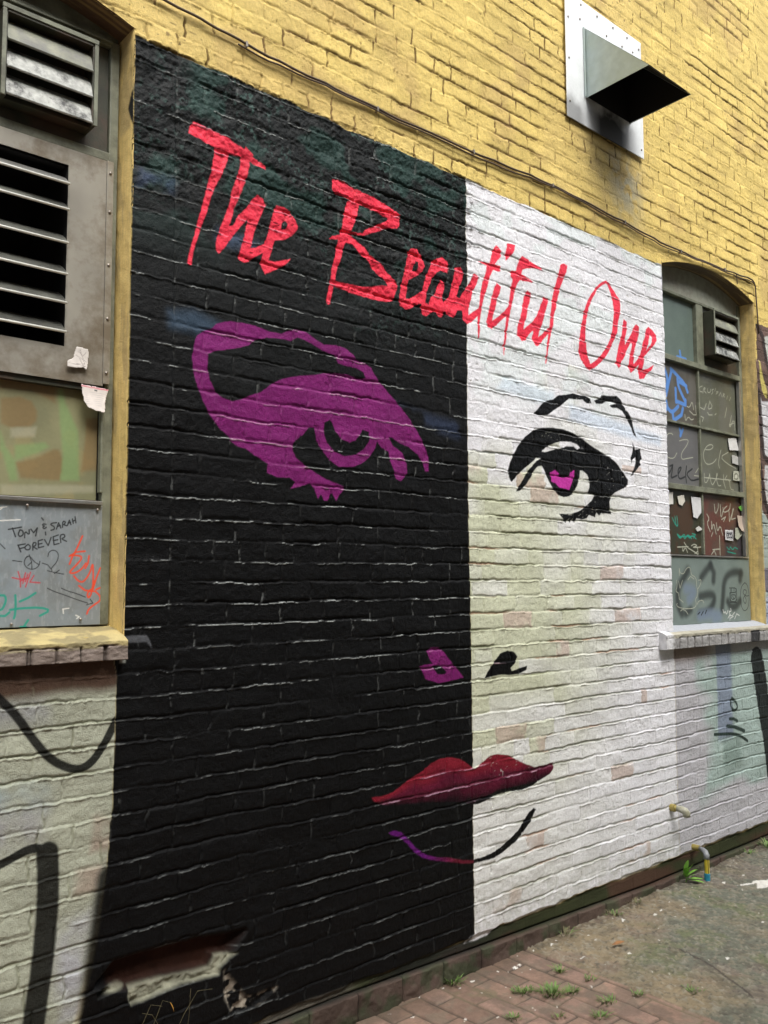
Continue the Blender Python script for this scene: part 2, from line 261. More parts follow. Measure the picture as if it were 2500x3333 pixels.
# ------------------------------------------------------------------ traced artwork, in millimetres on the wall (x, z)
D_SH={"T":[[[[1409,3073],[1429,3072],[1458,3067],[1503,3059],[1539,3057],[1570,3045],[1601,3039],[1606,3050],[1637,3035],[1636,3023],[1665,3016],[1692,3008],[1689,2997],[1652,2998],[1623,3007],[1589,3011],[1544,3008],[1489,3011],[1462,3014],[1427,3022],[1401,3024],[1390,3028],[1395,3050]],[[1487,3009],[1544,3008],[1537,2983],[1527,2958],[1511,2918],[1496,2889],[1480,2850],[1473,2834],[1466,2803],[1451,2757],[1437,2716],[1423,2673],[1412,2632],[1406,2591],[1398,2585],[1391,2593],[1397,2625],[1405,2656],[1416,2692],[1425,2731],[1433,2767],[1447,2816],[1461,2873],[1475,2925],[1483,2971]]],[]],"h":[[[[1590,3012],[1626,3017],[1620,2977],[1602,2921],[1586,2876],[1569,2833],[1557,2794],[1544,2756],[1561,2763],[1582,2804],[1609,2833],[1634,2873],[1653,2893],[1678,2889],[1692,2871],[1682,2851],[1663,2810],[1644,2758],[1635,2728],[1629,2700],[1651,2708],[1686,2731],[1725,2743],[1719,2722],[1680,2696],[1648,2677],[1623,2652],[1605,2645],[1583,2652],[1586,2678],[1604,2731],[1619,2798],[1620,2804],[1600,2779],[1576,2748],[1546,2705],[1527,2676],[1508,2652],[1496,2666],[1496,2687],[1510,2741],[1530,2789],[1548,2840],[1553,2879],[1571,2934],[1585,2976]]],[]],"e":[[[[1736,2882],[1764,2884],[1797,2877],[1811,2862],[1832,2831],[1828,2820],[1805,2792],[1774,2769],[1745,2761],[1731,2755],[1715,2708],[1703,2677],[1732,2678],[1762,2691],[1797,2704],[1778,2681],[1745,2659],[1722,2643],[1690,2624],[1677,2643],[1671,2661],[1680,2696],[1686,2731],[1702,2773],[1718,2834],[1726,2864]]],[[[1772,2840],[1784,2829],[1778,2808],[1758,2800],[1756,2813],[1764,2829]]]],"B":[[[[1987,3055],[2019,3062],[2044,3063],[2071,3056],[2114,3052],[2158,3046],[2190,3045],[2222,3037],[2267,3028],[2314,3021],[2331,3015],[2325,2991],[2324,2967],[2310,2955],[2264,2944],[2221,2921],[2176,2900],[2145,2882],[2120,2878],[2067,2869],[2083,2861],[2113,2847],[2144,2835],[2166,2814],[2195,2804],[2227,2789],[2253,2771],[2282,2753],[2315,2735],[2310,2709],[2295,2678],[2296,2664],[2275,2653],[2220,2645],[2169,2644],[2119,2645],[2076,2645],[2031,2650],[1994,2652],[1991,2634],[1984,2609],[1978,2582],[1968,2577],[1963,2595],[1969,2624],[1975,2654],[1980,2678],[1984,2712],[1994,2745],[2007,2796],[2015,2824],[2016,2833],[1971,2824],[1987,2838],[2021,2852],[2030,2883],[2040,2931],[2052,2968],[2062,2993],[2071,3003],[2046,3008],[2006,3008],[1988,3017],[1988,3036]]],[[[2120,2998],[2158,2999],[2202,2992],[2238,2984],[2262,2978],[2247,2964],[2215,2945],[2176,2922],[2145,2904],[2135,2889],[2107,2883],[2074,2878],[2086,2905],[2098,2935],[2111,2966]],[[2055,2834],[2086,2833],[2113,2813],[2144,2796],[2166,2785],[2188,2761],[2217,2745],[2246,2734],[2257,2722],[2259,2711],[2220,2704],[2169,2686],[2119,2679],[2064,2675],[2022,2672],[1999,2673],[2007,2708],[2022,2750],[2037,2789],[2046,2822]]]],"e2":[[[[2384,2891],[2421,2899],[2440,2886],[2456,2868],[2462,2839],[2451,2815],[2424,2793],[2395,2774],[2369,2759],[2366,2714],[2358,2682],[2378,2686],[2415,2711],[2453,2736],[2469,2736],[2465,2689],[2427,2675],[2378,2646],[2354,2638],[2326,2648],[2321,2674],[2333,2724],[2347,2778],[2357,2817],[2362,2848],[2372,2878]]],[[[2408,2847],[2427,2846],[2425,2824],[2416,2807],[2392,2801],[2396,2820]]]],"a":[[[[2531,2888],[2565,2901],[2596,2890],[2602,2866],[2595,2839],[2573,2841],[2552,2842],[2526,2826],[2504,2796],[2486,2758],[2473,2731],[2465,2689],[2486,2685],[2494,2714],[2520,2735],[2538,2773],[2555,2804],[2573,2797],[2579,2779],[2568,2749],[2563,2726],[2571,2712],[2602,2740],[2620,2757],[2638,2745],[2629,2724],[2641,2679],[2628,2661],[2593,2670],[2580,2679],[2558,2647],[2540,2647],[2519,2667],[2494,2653],[2472,2635],[2452,2638],[2439,2663],[2448,2701],[2453,2751],[2470,2798],[2492,2840],[2509,2872]]],[]],"u":[[[[2640,2875],[2669,2882],[2685,2867],[2682,2834],[2666,2799],[2647,2756],[2665,2748],[2697,2790],[2725,2825],[2745,2868],[2759,2879],[2784,2871],[2772,2835],[2748,2798],[2733,2746],[2723,2712],[2723,2690],[2746,2707],[2779,2730],[2807,2733],[2779,2698],[2741,2664],[2713,2648],[2686,2660],[2684,2701],[2655,2698],[2632,2662],[2597,2667],[2580,2692],[2602,2734],[2621,2801],[2631,2851]]],[]],"t":[[[[2901,3039],[2935,3019],[2929,2991],[2904,2968],[2889,2948],[2926,2950],[2925,2923],[2898,2920],[2879,2922],[2858,2888],[2838,2834],[2818,2787],[2803,2738],[2792,2678],[2786,2602],[2777,2599],[2775,2658],[2779,2707],[2789,2758],[2800,2825],[2825,2890],[2835,2928],[2783,2939],[2855,2946],[2865,2982],[2881,3016]]],[]],"i":[[[[2972,3065],[3029,3073],[3020,3041],[2999,3014],[2962,2983],[2959,3015],[2970,3047]],[[2900,2870],[2927,2857],[2919,2826],[2901,2798],[2890,2756],[2876,2719],[2871,2695],[2905,2717],[2945,2749],[2977,2782],[2993,2770],[2981,2746],[2944,2720],[2904,2685],[2864,2655],[2842,2663],[2832,2682],[2847,2734],[2864,2795],[2884,2847]]],[]],"F":[[[[3074,3032],[3099,3028],[3158,3017],[3218,3009],[3217,2998],[3157,2995],[3114,2984],[3080,2971],[3071,2947],[3105,2941],[3147,2931],[3142,2922],[3096,2919],[3054,2915],[3037,2893],[3024,2857],[3006,2807],[2993,2770],[2984,2736],[2971,2680],[2958,2629],[2944,2555],[2940,2555],[2939,2599],[2951,2662],[2962,2723],[2965,2758],[2980,2794],[2991,2850],[3005,2907],[2989,2917],[2998,2946],[3034,2954],[3043,2984],[3061,3018]]],[]],"u2":[[[[3107,2881],[3136,2871],[3127,2833],[3109,2794],[3095,2744],[3082,2714],[3079,2695],[3107,2717],[3137,2739],[3168,2772],[3195,2814],[3213,2851],[3223,2876],[3262,2873],[3247,2830],[3229,2790],[3210,2739],[3191,2705],[3187,2682],[3213,2698],[3249,2730],[3271,2743],[3270,2720],[3225,2678],[3207,2658],[3181,2637],[3164,2637],[3139,2665],[3149,2697],[3144,2702],[3118,2678],[3092,2646],[3067,2641],[3035,2665],[3036,2692],[3054,2741],[3072,2799],[3085,2843]]],[]],"l":[[[[3386,3073],[3416,3071],[3403,3033],[3378,2993],[3349,2937],[3334,2897],[3319,2851],[3300,2799],[3289,2746],[3274,2696],[3262,2651],[3244,2568],[3236,2566],[3244,2634],[3259,2707],[3265,2750],[3275,2808],[3283,2852],[3296,2906],[3318,2956],[3343,3016],[3358,3060]]],[]],"O":[[[[3739,3072],[3758,3066],[3795,3040],[3824,3020],[3853,3003],[3862,2973],[3852,2925],[3838,2882],[3826,2834],[3804,2792],[3773,2747],[3742,2705],[3712,2672],[3663,2636],[3616,2606],[3579,2589],[3543,2599],[3508,2632],[3489,2669],[3491,2710],[3504,2773],[3525,2831],[3540,2878],[3569,2929],[3598,2968],[3646,3018],[3695,3052]]],[[[3728,3053],[3752,3050],[3770,3020],[3790,2978],[3796,2931],[3788,2878],[3776,2824],[3760,2779],[3724,2730],[3680,2683],[3627,2643],[3584,2620],[3567,2650],[3551,2694],[3546,2748],[3550,2798],[3566,2856],[3577,2897],[3606,2942],[3646,2998],[3684,3029]]]],"n":[[[[3883,2904],[3913,2894],[3914,2859],[3894,2812],[3890,2785],[3892,2771],[3929,2813],[3957,2850],[3979,2883],[4000,2899],[4028,2890],[4021,2850],[4001,2805],[3984,2770],[3971,2724],[3965,2697],[3964,2682],[4002,2714],[4034,2749],[4067,2761],[4059,2724],[4000,2679],[3968,2650],[3936,2631],[3917,2654],[3924,2696],[3942,2748],[3956,2785],[3944,2792],[3917,2758],[3889,2713],[3853,2672],[3847,2654],[3831,2637],[3805,2659],[3815,2700],[3837,2758],[3860,2820],[3877,2872]]],[]],"e3":[[[[4117,2908],[4154,2896],[4190,2873],[4189,2845],[4149,2805],[4098,2763],[4065,2737],[4058,2700],[4046,2666],[4089,2676],[4160,2711],[4131,2676],[4087,2649],[4059,2621],[4015,2611],[4006,2657],[4011,2701],[4035,2755],[4058,2804],[4082,2864],[4089,2890]]],[[[4125,2866],[4146,2858],[4139,2827],[4116,2802],[4088,2773],[4106,2815],[4116,2844]]]],"eyeL":[[[[1419,2333],[1427,2359],[1451,2379],[1479,2392],[1502,2414],[1548,2432],[1607,2437],[1656,2436],[1712,2428],[1763,2430],[1795,2448],[1828,2458],[1868,2455],[1909,2437],[1950,2425],[2006,2433],[2050,2429],[2086,2412],[2101,2395],[2138,2389],[2176,2375],[2191,2354],[2218,2329],[2245,2309],[2284,2279],[2332,2244],[2380,2202],[2421,2158],[2462,2102],[2483,2061],[2485,2006],[2465,2005],[2449,2040],[2420,2067],[2371,2093],[2322,2106],[2283,2122],[2267,2121],[2290,2091],[2338,2066],[2362,2026],[2362,1985],[2329,1955],[2305,1962],[2294,1991],[2274,2030],[2267,2065],[2228,2078],[2205,2099],[2197,2070],[2167,2032],[2129,2006],[2085,1990],[2020,1985],[1971,2009],[1937,2044],[1916,2075],[1906,2117],[1882,2115],[1856,2084],[1813,2053],[1810,2026],[1823,2001],[1863,1977],[1903,1959],[1951,1938],[2006,1923],[2042,1915],[2045,1904],[2024,1886],[2006,1860],[1985,1889],[1968,1858],[1951,1859],[1937,1880],[1923,1863],[1910,1895],[1890,1915],[1843,1901],[1804,1890],[1824,1915],[1798,1929],[1747,1925],[1703,1938],[1706,1969],[1678,1982],[1647,1995],[1617,2012],[1588,2015],[1558,2032],[1552,2046],[1517,2068],[1483,2104],[1454,2150],[1432,2196],[1417,2243],[1411,2287]]],[[[1469,2307],[1497,2322],[1543,2335],[1596,2352],[1626,2365],[1656,2389],[1699,2404],[1750,2411],[1802,2412],[1828,2428],[1861,2426],[1902,2414],[1950,2400],[1999,2395],[2013,2366],[2057,2362],[2101,2363],[2138,2351],[2149,2330],[2108,2324],[2064,2331],[2006,2328],[1950,2319],[1909,2307],[1855,2296],[1802,2283],[1751,2264],[1713,2240],[1676,2211],[1634,2194],[1604,2177],[1568,2165],[1528,2170],[1499,2186],[1476,2222],[1467,2266]],[[1950,2139],[1978,2153],[1989,2143],[2006,2112],[2035,2087],[2071,2080],[2100,2091],[2126,2120],[2133,2135],[2167,2130],[2167,2095],[2144,2064],[2100,2037],[2049,2027],[1999,2039],[1964,2069],[1950,2100]]]],"eyeR":[[[[2963,2044],[2973,2076],[3001,2122],[3039,2169],[3083,2209],[3146,2248],[3211,2266],[3289,2275],[3370,2276],[3452,2266],[3522,2244],[3593,2216],[3666,2197],[3740,2174],[3785,2155],[3823,2127],[3857,2099],[3883,2078],[3882,2051],[3842,2031],[3802,2017],[3763,2005],[3732,1984],[3719,1956],[3722,1930],[3731,1894],[3690,1898],[3649,1896],[3634,1883],[3609,1898],[3601,1875],[3551,1883],[3529,1865],[3493,1859],[3458,1864],[3437,1842],[3424,1860],[3402,1838],[3396,1859],[3368,1837],[3349,1857],[3323,1878],[3411,1882],[3481,1900],[3538,1929],[3582,1957],[3602,1984],[3544,1987],[3559,2016],[3564,2046],[3547,2075],[3516,2093],[3491,2091],[3486,2057],[3464,2017],[3435,1982],[3400,1963],[3359,1956],[3312,1966],[3277,1992],[3249,2027],[3224,2065],[3205,2092],[3173,2085],[3147,2067],[3121,2033],[3083,1995],[3046,1968],[3018,1961],[3034,1987],[3065,2021],[3110,2068],[3161,2109],[3200,2124],[3168,2125],[3123,2097],[3073,2065],[3029,2034],[2989,2000],[2972,2018]]],[[[3207,2157],[3240,2181],[3294,2203],[3354,2218],[3416,2223],[3471,2217],[3499,2201],[3477,2192],[3450,2204],[3422,2201],[3394,2201],[3374,2192],[3326,2183],[3273,2168],[3227,2155]]]],"iris":[[[[3260,2064],[3303,2080],[3322,2069],[3335,2050],[3369,2048],[3403,2059],[3418,2077],[3446,2092],[3444,2054],[3423,2023],[3404,1994],[3367,1998],[3333,2000],[3301,2018],[3271,2024],[3275,2045]]],[]],"browR":[[[[3148,2322],[3181,2350],[3214,2379],[3254,2397],[3294,2408],[3334,2433],[3389,2443],[3445,2458],[3501,2456],[3544,2460],[3580,2450],[3594,2428],[3550,2424],[3522,2437],[3465,2431],[3416,2427],[3381,2406],[3346,2382],[3292,2354],[3252,2330],[3206,2321],[3180,2319]],[[3613,2445],[3662,2463],[3677,2481],[3738,2485],[3808,2494],[3839,2481],[3869,2448],[3907,2417],[3938,2384],[3952,2339],[3975,2301],[3947,2311],[3928,2346],[3890,2387],[3852,2423],[3805,2433],[3762,2428],[3740,2438],[3806,2456],[3760,2459],[3706,2451],[3676,2436],[3631,2432]],[[3937,2274],[3959,2235],[4001,2248],[4007,2216],[4015,2199],[3993,2174],[4001,2163],[3967,2139],[3925,2104],[3906,2096],[3934,2137],[3956,2170],[3957,2198],[3928,2182],[3915,2158],[3913,2189],[3935,2228]]],[]],"nosL":[[[[2458,1297],[2478,1310],[2524,1309],[2557,1287],[2590,1253],[2624,1222],[2665,1182],[2596,1175],[2529,1169],[2450,1191],[2419,1243],[2451,1247],[2490,1247],[2471,1269]]],[[[2483,1239],[2536,1237],[2566,1212],[2556,1201],[2516,1206]]]],"nosR":[[[[2786,1168],[2809,1196],[2847,1232],[2885,1265],[2931,1276],[2973,1270],[2996,1248],[2984,1224],[2952,1201],[2960,1188],[3007,1197],[3063,1204],[3058,1186],[3006,1173],[2944,1172],[2890,1178],[2823,1173]]],[]],"lips":[[[[2168,786],[2226,783],[2273,788],[2321,807],[2377,829],[2427,844],[2472,867],[2525,878],[2591,875],[2646,858],[2694,828],[2722,812],[2765,828],[2816,852],[2861,853],[2928,842],[2981,816],[3044,788],[3107,766],[3173,765],[3232,770],[3240,746],[3213,724],[3155,709],[3089,696],[3017,687],[2947,690],[2887,693],[2813,683],[2740,671],[2712,673],[2657,691],[2549,709],[2458,724],[2351,734],[2261,743],[2214,755],[2180,771]]],[]],"lipshadow":[[[[2726,685],[2813,695],[2887,707],[2963,703],[3057,703],[3122,704],[3089,689],[3017,682],[2947,687],[2887,690],[2812,680],[2740,669],[2719,672]]],[]],"chinL":[[[[2251,646],[2281,649],[2314,637],[2350,606],[2393,563],[2436,533],[2494,510],[2572,492],[2646,468],[2711,455],[2711,443],[2652,453],[2572,476],[2493,497],[2430,519],[2380,553],[2344,590],[2302,622],[2266,635]]],[]],"chinR":[[[[2711,457],[2765,456],[2822,460],[2882,473],[2943,499],[2989,520],[3029,552],[3062,581],[3098,596],[3110,587],[3077,544],[3036,516],[2996,484],[2942,466],[2889,447],[2829,438],[2764,439],[2711,442]]],[]]}
D_ST={"gl1":[[[821,1283],[852,1249],[879,1222],[907,1186],[940,1137],[983,1082],[1035,1048],[1079,1037],[1118,1060],[1152,1112],[1182,1167]],12,4],"gl2":[[[835,812],[886,827],[939,848],[980,837]],12,4],"gl3":[[[987,825],[991,757],[991,668],[986,581],[977,496],[964,409],[957,329]],31,9],"gl4":[[[1171,718],[1158,605],[1140,495],[1133,406],[1131,271]],42,34],"gr1":[[[5194,1104],[5229,973],[5274,786],[5319,598],[5358,348]],76,8],"gr1b":[[[5204,1267],[5208,1212],[5205,1181]],70,8],"o":[[[4874,907],[4921,879],[4937,848],[4905,831],[4864,849],[4854,885],[4874,904]],9,4],"i1":[[[4842,794],[4890,789],[4931,773]],9,4],"i2":[[[4815,756],[4886,746],[5007,709]],11,4],"j":[[[4672,726],[4776,717],[4872,709],[4956,688],[5041,649]],9,4]}
D_PL={"hole":[[1142,430],[1166,451],[1196,475],[1274,477],[1355,474],[1468,469],[1564,454],[1632,452],[1607,423],[1583,398],[1522,405],[1510,373],[1412,381],[1302,393],[1239,393]],"lip":[[1239,395],[1302,393],[1412,381],[1510,373],[1528,406],[1607,392],[1583,383],[1546,363],[1541,342],[1412,352],[1330,347],[1276,342],[1245,342],[1234,371]],"lip2":[[1140,406],[1167,412],[1218,413],[1233,399],[1218,394],[1167,393],[1143,391]]}
D_PAN1=[["ink",2.0,[[[886,1719],[905,1723],[922,1727]],[[897,1723],[906,1699]],[[918,1719],[913,1706],[918,1699],[928,1705],[926,1717],[918,1719]],[[932,1697],[932,1716],[945,1705],[944,1720]],[[949,1722],[957,1712],[967,1726]],[[967,1726],[963,1703]],[[979,1756],[984,1750]],[[992,1738],[983,1739],[982,1734],[989,1733],[982,1729],[987,1724],[993,1729]],[[991,1715],[992,1707]],[[1023,1744],[1009,1742],[1005,1737],[1017,1732],[1017,1724],[1007,1721]],[[1023,1725],[1029,1744],[1036,1729]],[[1026,1733],[1034,1736]],[[1041,1731],[1041,1749],[1050,1748],[1047,1741],[1043,1739],[1054,1736]],[[1056,1738],[1061,1753],[1066,1740]],[[1057,1744],[1065,1746]],[[1070,1757],[1073,1744]],[[1078,1764],[1081,1746]],[[1071,1750],[1079,1754]],[[914,1675],[934,1679]],[[914,1675],[922,1656]],[[918,1665],[932,1669]],[[942,1678],[932,1670],[937,1662],[947,1663],[949,1673],[942,1678]],[[956,1662],[955,1683],[965,1684],[964,1675],[956,1672],[968,1665]],[[972,1669],[971,1689],[983,1693]],[[971,1679],[982,1682]],[[972,1669],[987,1673]],[[989,1693],[1000,1676],[1008,1700]],[[1014,1702],[1017,1679],[1032,1683]],[[1014,1702],[1029,1708]],[[1015,1691],[1028,1694]],[[1037,1686],[1034,1708],[1047,1711],[1049,1702],[1038,1697],[1054,1690]]]],["ink",1.4,[[[940,1644],[932,1631],[934,1617],[946,1607],[963,1607],[975,1617],[977,1630]],[[946,1648],[953,1629],[955,1607]],[[936,1639],[947,1646],[960,1629],[975,1620]],[[943,1617],[953,1627]],[[1000,1644],[1002,1657],[1014,1664],[1026,1660],[1032,1648],[1027,1628],[1010,1610],[1013,1603]],[[984,1625],[1000,1620],[1010,1608]],[[1000,1603],[1020,1598],[1048,1593]],[[1020,1595],[1035,1605]],[[1001,1552],[1022,1542],[1052,1532],[1089,1518],[1123,1507]],[[1042,1552],[1062,1543],[1088,1536],[1115,1525]],[[1120,1502],[1139,1507],[1130,1519]],[[900,1631],[926,1628]],[[864,1678],[878,1664]]]],["red",2.6,[[[1102,1707],[1085,1667],[1073,1646],[1065,1623]],[[1064,1646],[1085,1659],[1111,1662]],[[1067,1649],[1093,1649],[1104,1642],[1086,1621],[1068,1603],[1066,1596],[1082,1596],[1102,1608],[1115,1626]],[[1124,1648],[1121,1626],[1113,1611]],[[1079,1588],[1092,1573],[1108,1568],[1129,1598],[1136,1629],[1138,1601],[1139,1565],[1135,1547]],[[1160,1612],[1148,1581],[1138,1547]],[[1095,1559],[1114,1545],[1141,1542]],[[1135,1547],[1120,1537],[1125,1520],[1135,1537],[1130,1547]],[[1170,1556],[1148,1547]],[[1146,1542],[1161,1529],[1163,1514],[1142,1501],[1126,1489],[1121,1475]],[[1143,1573],[1138,1547]]]],["red2",1.8,[[[900,1583],[921,1578],[937,1580]],[[916,1600],[923,1578],[924,1556]],[[937,1597],[930,1566]],[[951,1598],[938,1556]],[[961,1589],[950,1570],[979,1568]],[[923,1573],[947,1583]],[[944,1593],[937,1571]]]],["teal",3.2,[[[910,1533],[912,1508],[911,1479],[908,1468]],[[967,1539],[946,1525],[923,1515]],[[897,1492],[928,1496],[983,1497],[1011,1488],[981,1473]],[[868,1533],[882,1533],[885,1516],[876,1495],[869,1492]],[[869,1476],[883,1475],[895,1485]],[[948,1462],[936,1443]],[[927,1443],[943,1442]]]],["white",1.6,[[[1048,1491],[1050,1478]],[[1048,1491],[1066,1493]],[[1087,1472],[1098,1467],[1090,1462]],[[862,1743],[918,1748]],[[861,1780],[879,1783]],[[861,1774],[870,1782]]]]]
D_PAN2=[["spray",25,[[[4579,1628],[4526,1580],[4474,1540],[4457,1489],[4461,1435],[4500,1390]]]],["spray",23,[[[4833,1661],[4868,1615],[4858,1569]],[[4833,1661],[4770,1622],[4722,1588]],[[4708,1482],[4791,1493],[4852,1488],[4866,1465],[4840,1427],[4785,1394],[4694,1385]],[[4594,1410],[4543,1389]],[[4947,1402],[4958,1444],[4970,1502],[4982,1561],[5026,1604],[5117,1624],[5199,1616]],[[5022,1447],[5052,1415],[5117,1414],[5170,1449]],[[5191,1616],[5180,1576]]]],["panelblue",30,[[[4551,1525],[4601,1524],[4644,1509],[4583,1469]],[[4693,1374],[4814,1382],[4937,1367],[4858,1351]]]],["pale",2.0,[[[4487,1639],[4493,1613],[4531,1606],[4558,1636],[4594,1649],[4608,1636],[4613,1602],[4649,1595],[4670,1573],[4667,1539],[4681,1516],[4671,1479],[4648,1468],[4661,1434],[4630,1416],[4551,1415],[4467,1424],[4444,1439],[4455,1446]],[[4487,1639],[4485,1598]],[[4455,1573],[4460,1540],[4442,1515],[4465,1504]],[[4476,1569],[4488,1529],[4518,1573]],[[4575,1576],[4605,1595],[4641,1580]],[[4692,1573],[4722,1576],[4712,1550],[4681,1524]],[[4668,1438],[4684,1456],[4729,1461],[4743,1444]],[[4487,1405],[4509,1415],[4543,1404],[4564,1385]],[[4472,1504],[4477,1471],[4518,1452]]]],["white",2.2,[[[4959,1402],[4969,1378],[4986,1393],[5000,1370],[5018,1396]],[[5015,1350],[5041,1372],[5038,1337]],[[5052,1407],[5058,1388],[5026,1392],[5056,1356],[5099,1383]],[[5096,1344],[5123,1374],[5155,1362]],[[5047,1349],[5081,1360]]]],["ink",2.6,[[[5237,1558],[5193,1536],[5177,1488],[5177,1433],[5199,1396],[5232,1386],[5272,1407],[5289,1459],[5285,1512],[5266,1548],[5237,1558]],[[5225,1516],[5207,1496],[5248,1476],[5282,1479]],[[5225,1516],[5259,1512],[5249,1488],[5213,1468],[5212,1448],[5235,1428],[5254,1451],[5231,1476]],[[5044,1527],[5130,1527],[5132,1501],[5046,1498]],[[5046,1498],[5046,1447],[5132,1445],[5132,1501]],[[5068,1525],[5071,1501]],[[5101,1525],[5100,1509]],[[5065,1486],[5115,1487],[5109,1462],[5067,1458],[5065,1486]],[[5081,1478],[5096,1462]],[[5046,1443],[5128,1441]],[[5056,1521],[5054,1447]],[[5124,1521],[5120,1449]]]],["ink",4,[[[4672,1382],[4695,1393]],[[4709,1377],[4732,1396]],[[4754,1384],[4770,1402]]]]]
D_GLS2=[["blue",11,[[[4448,2764],[4474,2723],[4479,2685],[4463,2649]],[[4519,2768],[4596,2734],[4667,2702],[4694,2659]],[[4526,2761],[4493,2688],[4460,2607]],[[4588,2721],[4593,2679],[4627,2638],[4668,2597]],[[4563,2660],[4565,2583]],[[4609,2705],[4682,2692]],[[4459,2574],[4470,2534],[4519,2514],[4586,2561]],[[4580,2587],[4667,2579],[4669,2607]],[[4636,2556],[4619,2515],[4545,2479]],[[4525,2511],[4531,2477]],[[4445,2580],[4456,2525]]]],["blue",9,[[[4593,2435],[4606,2410],[4597,2386],[4629,2435]],[[4627,2887],[4633,2864]],[[4596,2850],[4691,2851]]]],["pale",2.0,[[[4866,2719],[4830,2706],[4832,2683],[4863,2683]],[[4870,2676],[4881,2710],[4904,2713],[4883,2694],[4910,2682]],[[4928,2712],[4926,2688],[4958,2693],[4964,2714]],[[5000,2719],[4975,2711],[4995,2702],[4974,2685]],[[5015,2709],[5025,2727]],[[5030,2691],[5036,2712],[5060,2713],[5039,2698]],[[5063,2687],[5085,2711],[5100,2688]],[[5112,2686],[5122,2712],[5138,2706],[5117,2697],[5137,2689]],[[5161,2680],[5171,2702]],[[5195,2676],[5213,2700]]]],["pale",2.4,[[[4518,2389],[4505,2397],[4469,2391],[4447,2370]],[[4441,2264],[4475,2252],[4525,2257],[4555,2290]],[[4588,2362],[4625,2373],[4692,2380],[4667,2343],[4614,2303],[4598,2275],[4611,2257],[4663,2268],[4730,2280]],[[4879,2341],[4934,2344],[4976,2366],[4953,2380],[4897,2366],[4855,2327],[4849,2291],[4874,2257],[4920,2255],[4977,2274],[5003,2297]],[[5063,2355],[5044,2317],[5025,2270],[5039,2244]],[[5154,2351],[5052,2313],[5132,2280],[5240,2260]],[[4854,2197],[4851,2145],[4882,2144],[4916,2190],[4917,2206],[4922,2166],[4943,2132],[4968,2150],[5012,2201],[5005,2213],[4994,2180],[5015,2133],[5048,2140]],[[5085,2207],[5083,2166],[5104,2127]],[[5127,2206],[5091,2175],[5158,2184],[5162,2127],[5204,2122]],[[4853,2173],[5175,2181]],[[4682,2573],[4711,2569],[4744,2613],[4756,2563]],[[4656,2523],[4661,2481],[4693,2516],[4729,2497],[4752,2508]],[[4780,2590],[4785,2539]],[[4710,2550],[4754,2532],[4784,2536]],[[4826,2588],[4880,2579],[4906,2619]],[[4946,2632],[4919,2584],[4984,2605],[4947,2640]],[[4918,2568],[4933,2554],[4973,2559]],[[5005,2563],[5022,2573]],[[4838,2534],[4869,2530],[4851,2504]],[[5157,2627],[5128,2562]],[[5213,2585],[5173,2493],[5246,2572],[5249,2498]],[[5183,2523],[5244,2543]],[[4739,2176],[4807,2177]],[[4755,2193],[4795,2227]]]],["ink",5,[[[4442,2160],[4478,2174],[4508,2218],[4476,2208]],[[4508,2218],[4499,2180],[4483,2141],[4519,2151],[4548,2161]],[[4562,2170],[4597,2203],[4594,2214],[4564,2200],[4559,2165],[4575,2140],[4634,2160]],[[4656,2223],[4642,2172],[4650,2127]],[[4719,2213],[4650,2180],[4685,2152],[4714,2143],[4798,2161]]]],["teal",3.2,[[[4484,1921],[4517,1882]],[[4513,1930],[4524,1874],[4545,1879],[4534,1931]],[[4535,1830],[4577,1813],[4607,1836],[4620,1810],[4650,1834],[4686,1809]],[[4695,1839],[4732,1833],[4708,1813]],[[4548,1816],[4724,1825]],[[4535,1825],[4562,1804],[4592,1827],[4612,1801],[4643,1833],[4663,1807],[4694,1831],[4738,1809]],[[5095,1772],[5126,1752],[5136,1777],[5168,1753],[5186,1774],[5227,1763]],[[5101,1744],[5200,1734]]]],["pale",3.0,[[[4531,1758],[4646,1763]],[[4588,1763],[4586,1730],[4617,1760],[4637,1731]],[[4604,1786],[4638,1757],[4703,1739],[4754,1720]],[[4683,1769],[4713,1780],[4750,1771],[4690,1758],[4795,1765]],[[4749,1760],[4755,1725]],[[4717,1725],[4748,1737]]]],["pale",3.2,[[[4960,2022],[4967,1959],[5006,1997],[5008,2029]],[[5032,2022],[5033,1935],[5071,2000],[5113,2019]],[[5063,2008],[5069,1976],[5144,1996],[5156,2037]],[[5136,1996],[5139,1927],[5195,2007]],[[5187,2007],[5165,1941],[5216,1951]],[[5042,1935],[5092,1953],[5065,1924]],[[4869,1959],[4898,1933],[4866,1908],[4901,1858]],[[4921,1918],[4917,1859],[4944,1915],[4971,1845]],[[4976,1912],[4988,1857],[5023,1902],[5051,1840]],[[4915,1831],[4932,1855]],[[4925,1752],[5013,1758]],[[5010,1837],[5010,1718]],[[4908,1724],[4941,1748],[4962,1721]]]]]
D_STK2={"w1":[[5143,2434],[5245,2448],[5274,2371],[5155,2362]],"w2":[[5186,2338],[5267,2333],[5262,2279],[5182,2284]],"w3":[[5196,2238],[5264,2242],[5272,2180],[5183,2180]],"w4":[[4440,2060],[4489,2065],[4487,1992],[4432,1991]],"w5":[[4534,2043],[4606,2055],[4614,2018],[4580,1990],[4545,1999]],"w6":[[4682,2049],[4802,2050],[4799,1971],[4745,1926],[4701,1931]],"w7":[[5222,1968],[5320,1964],[5305,1885],[5325,1869],[5252,1871],[5221,1902]],"w8":[[5066,1874],[5168,1874],[5159,1807],[5065,1812]],"w9":[[5195,1889],[5229,1894],[5294,1856],[5214,1817],[5182,1828]],"w10":[[4719,1867],[4757,1884],[4809,1863],[4740,1851]],"g":[[5242,2018],[5282,2032],[5316,2022],[5283,1995],[5263,2002]]}
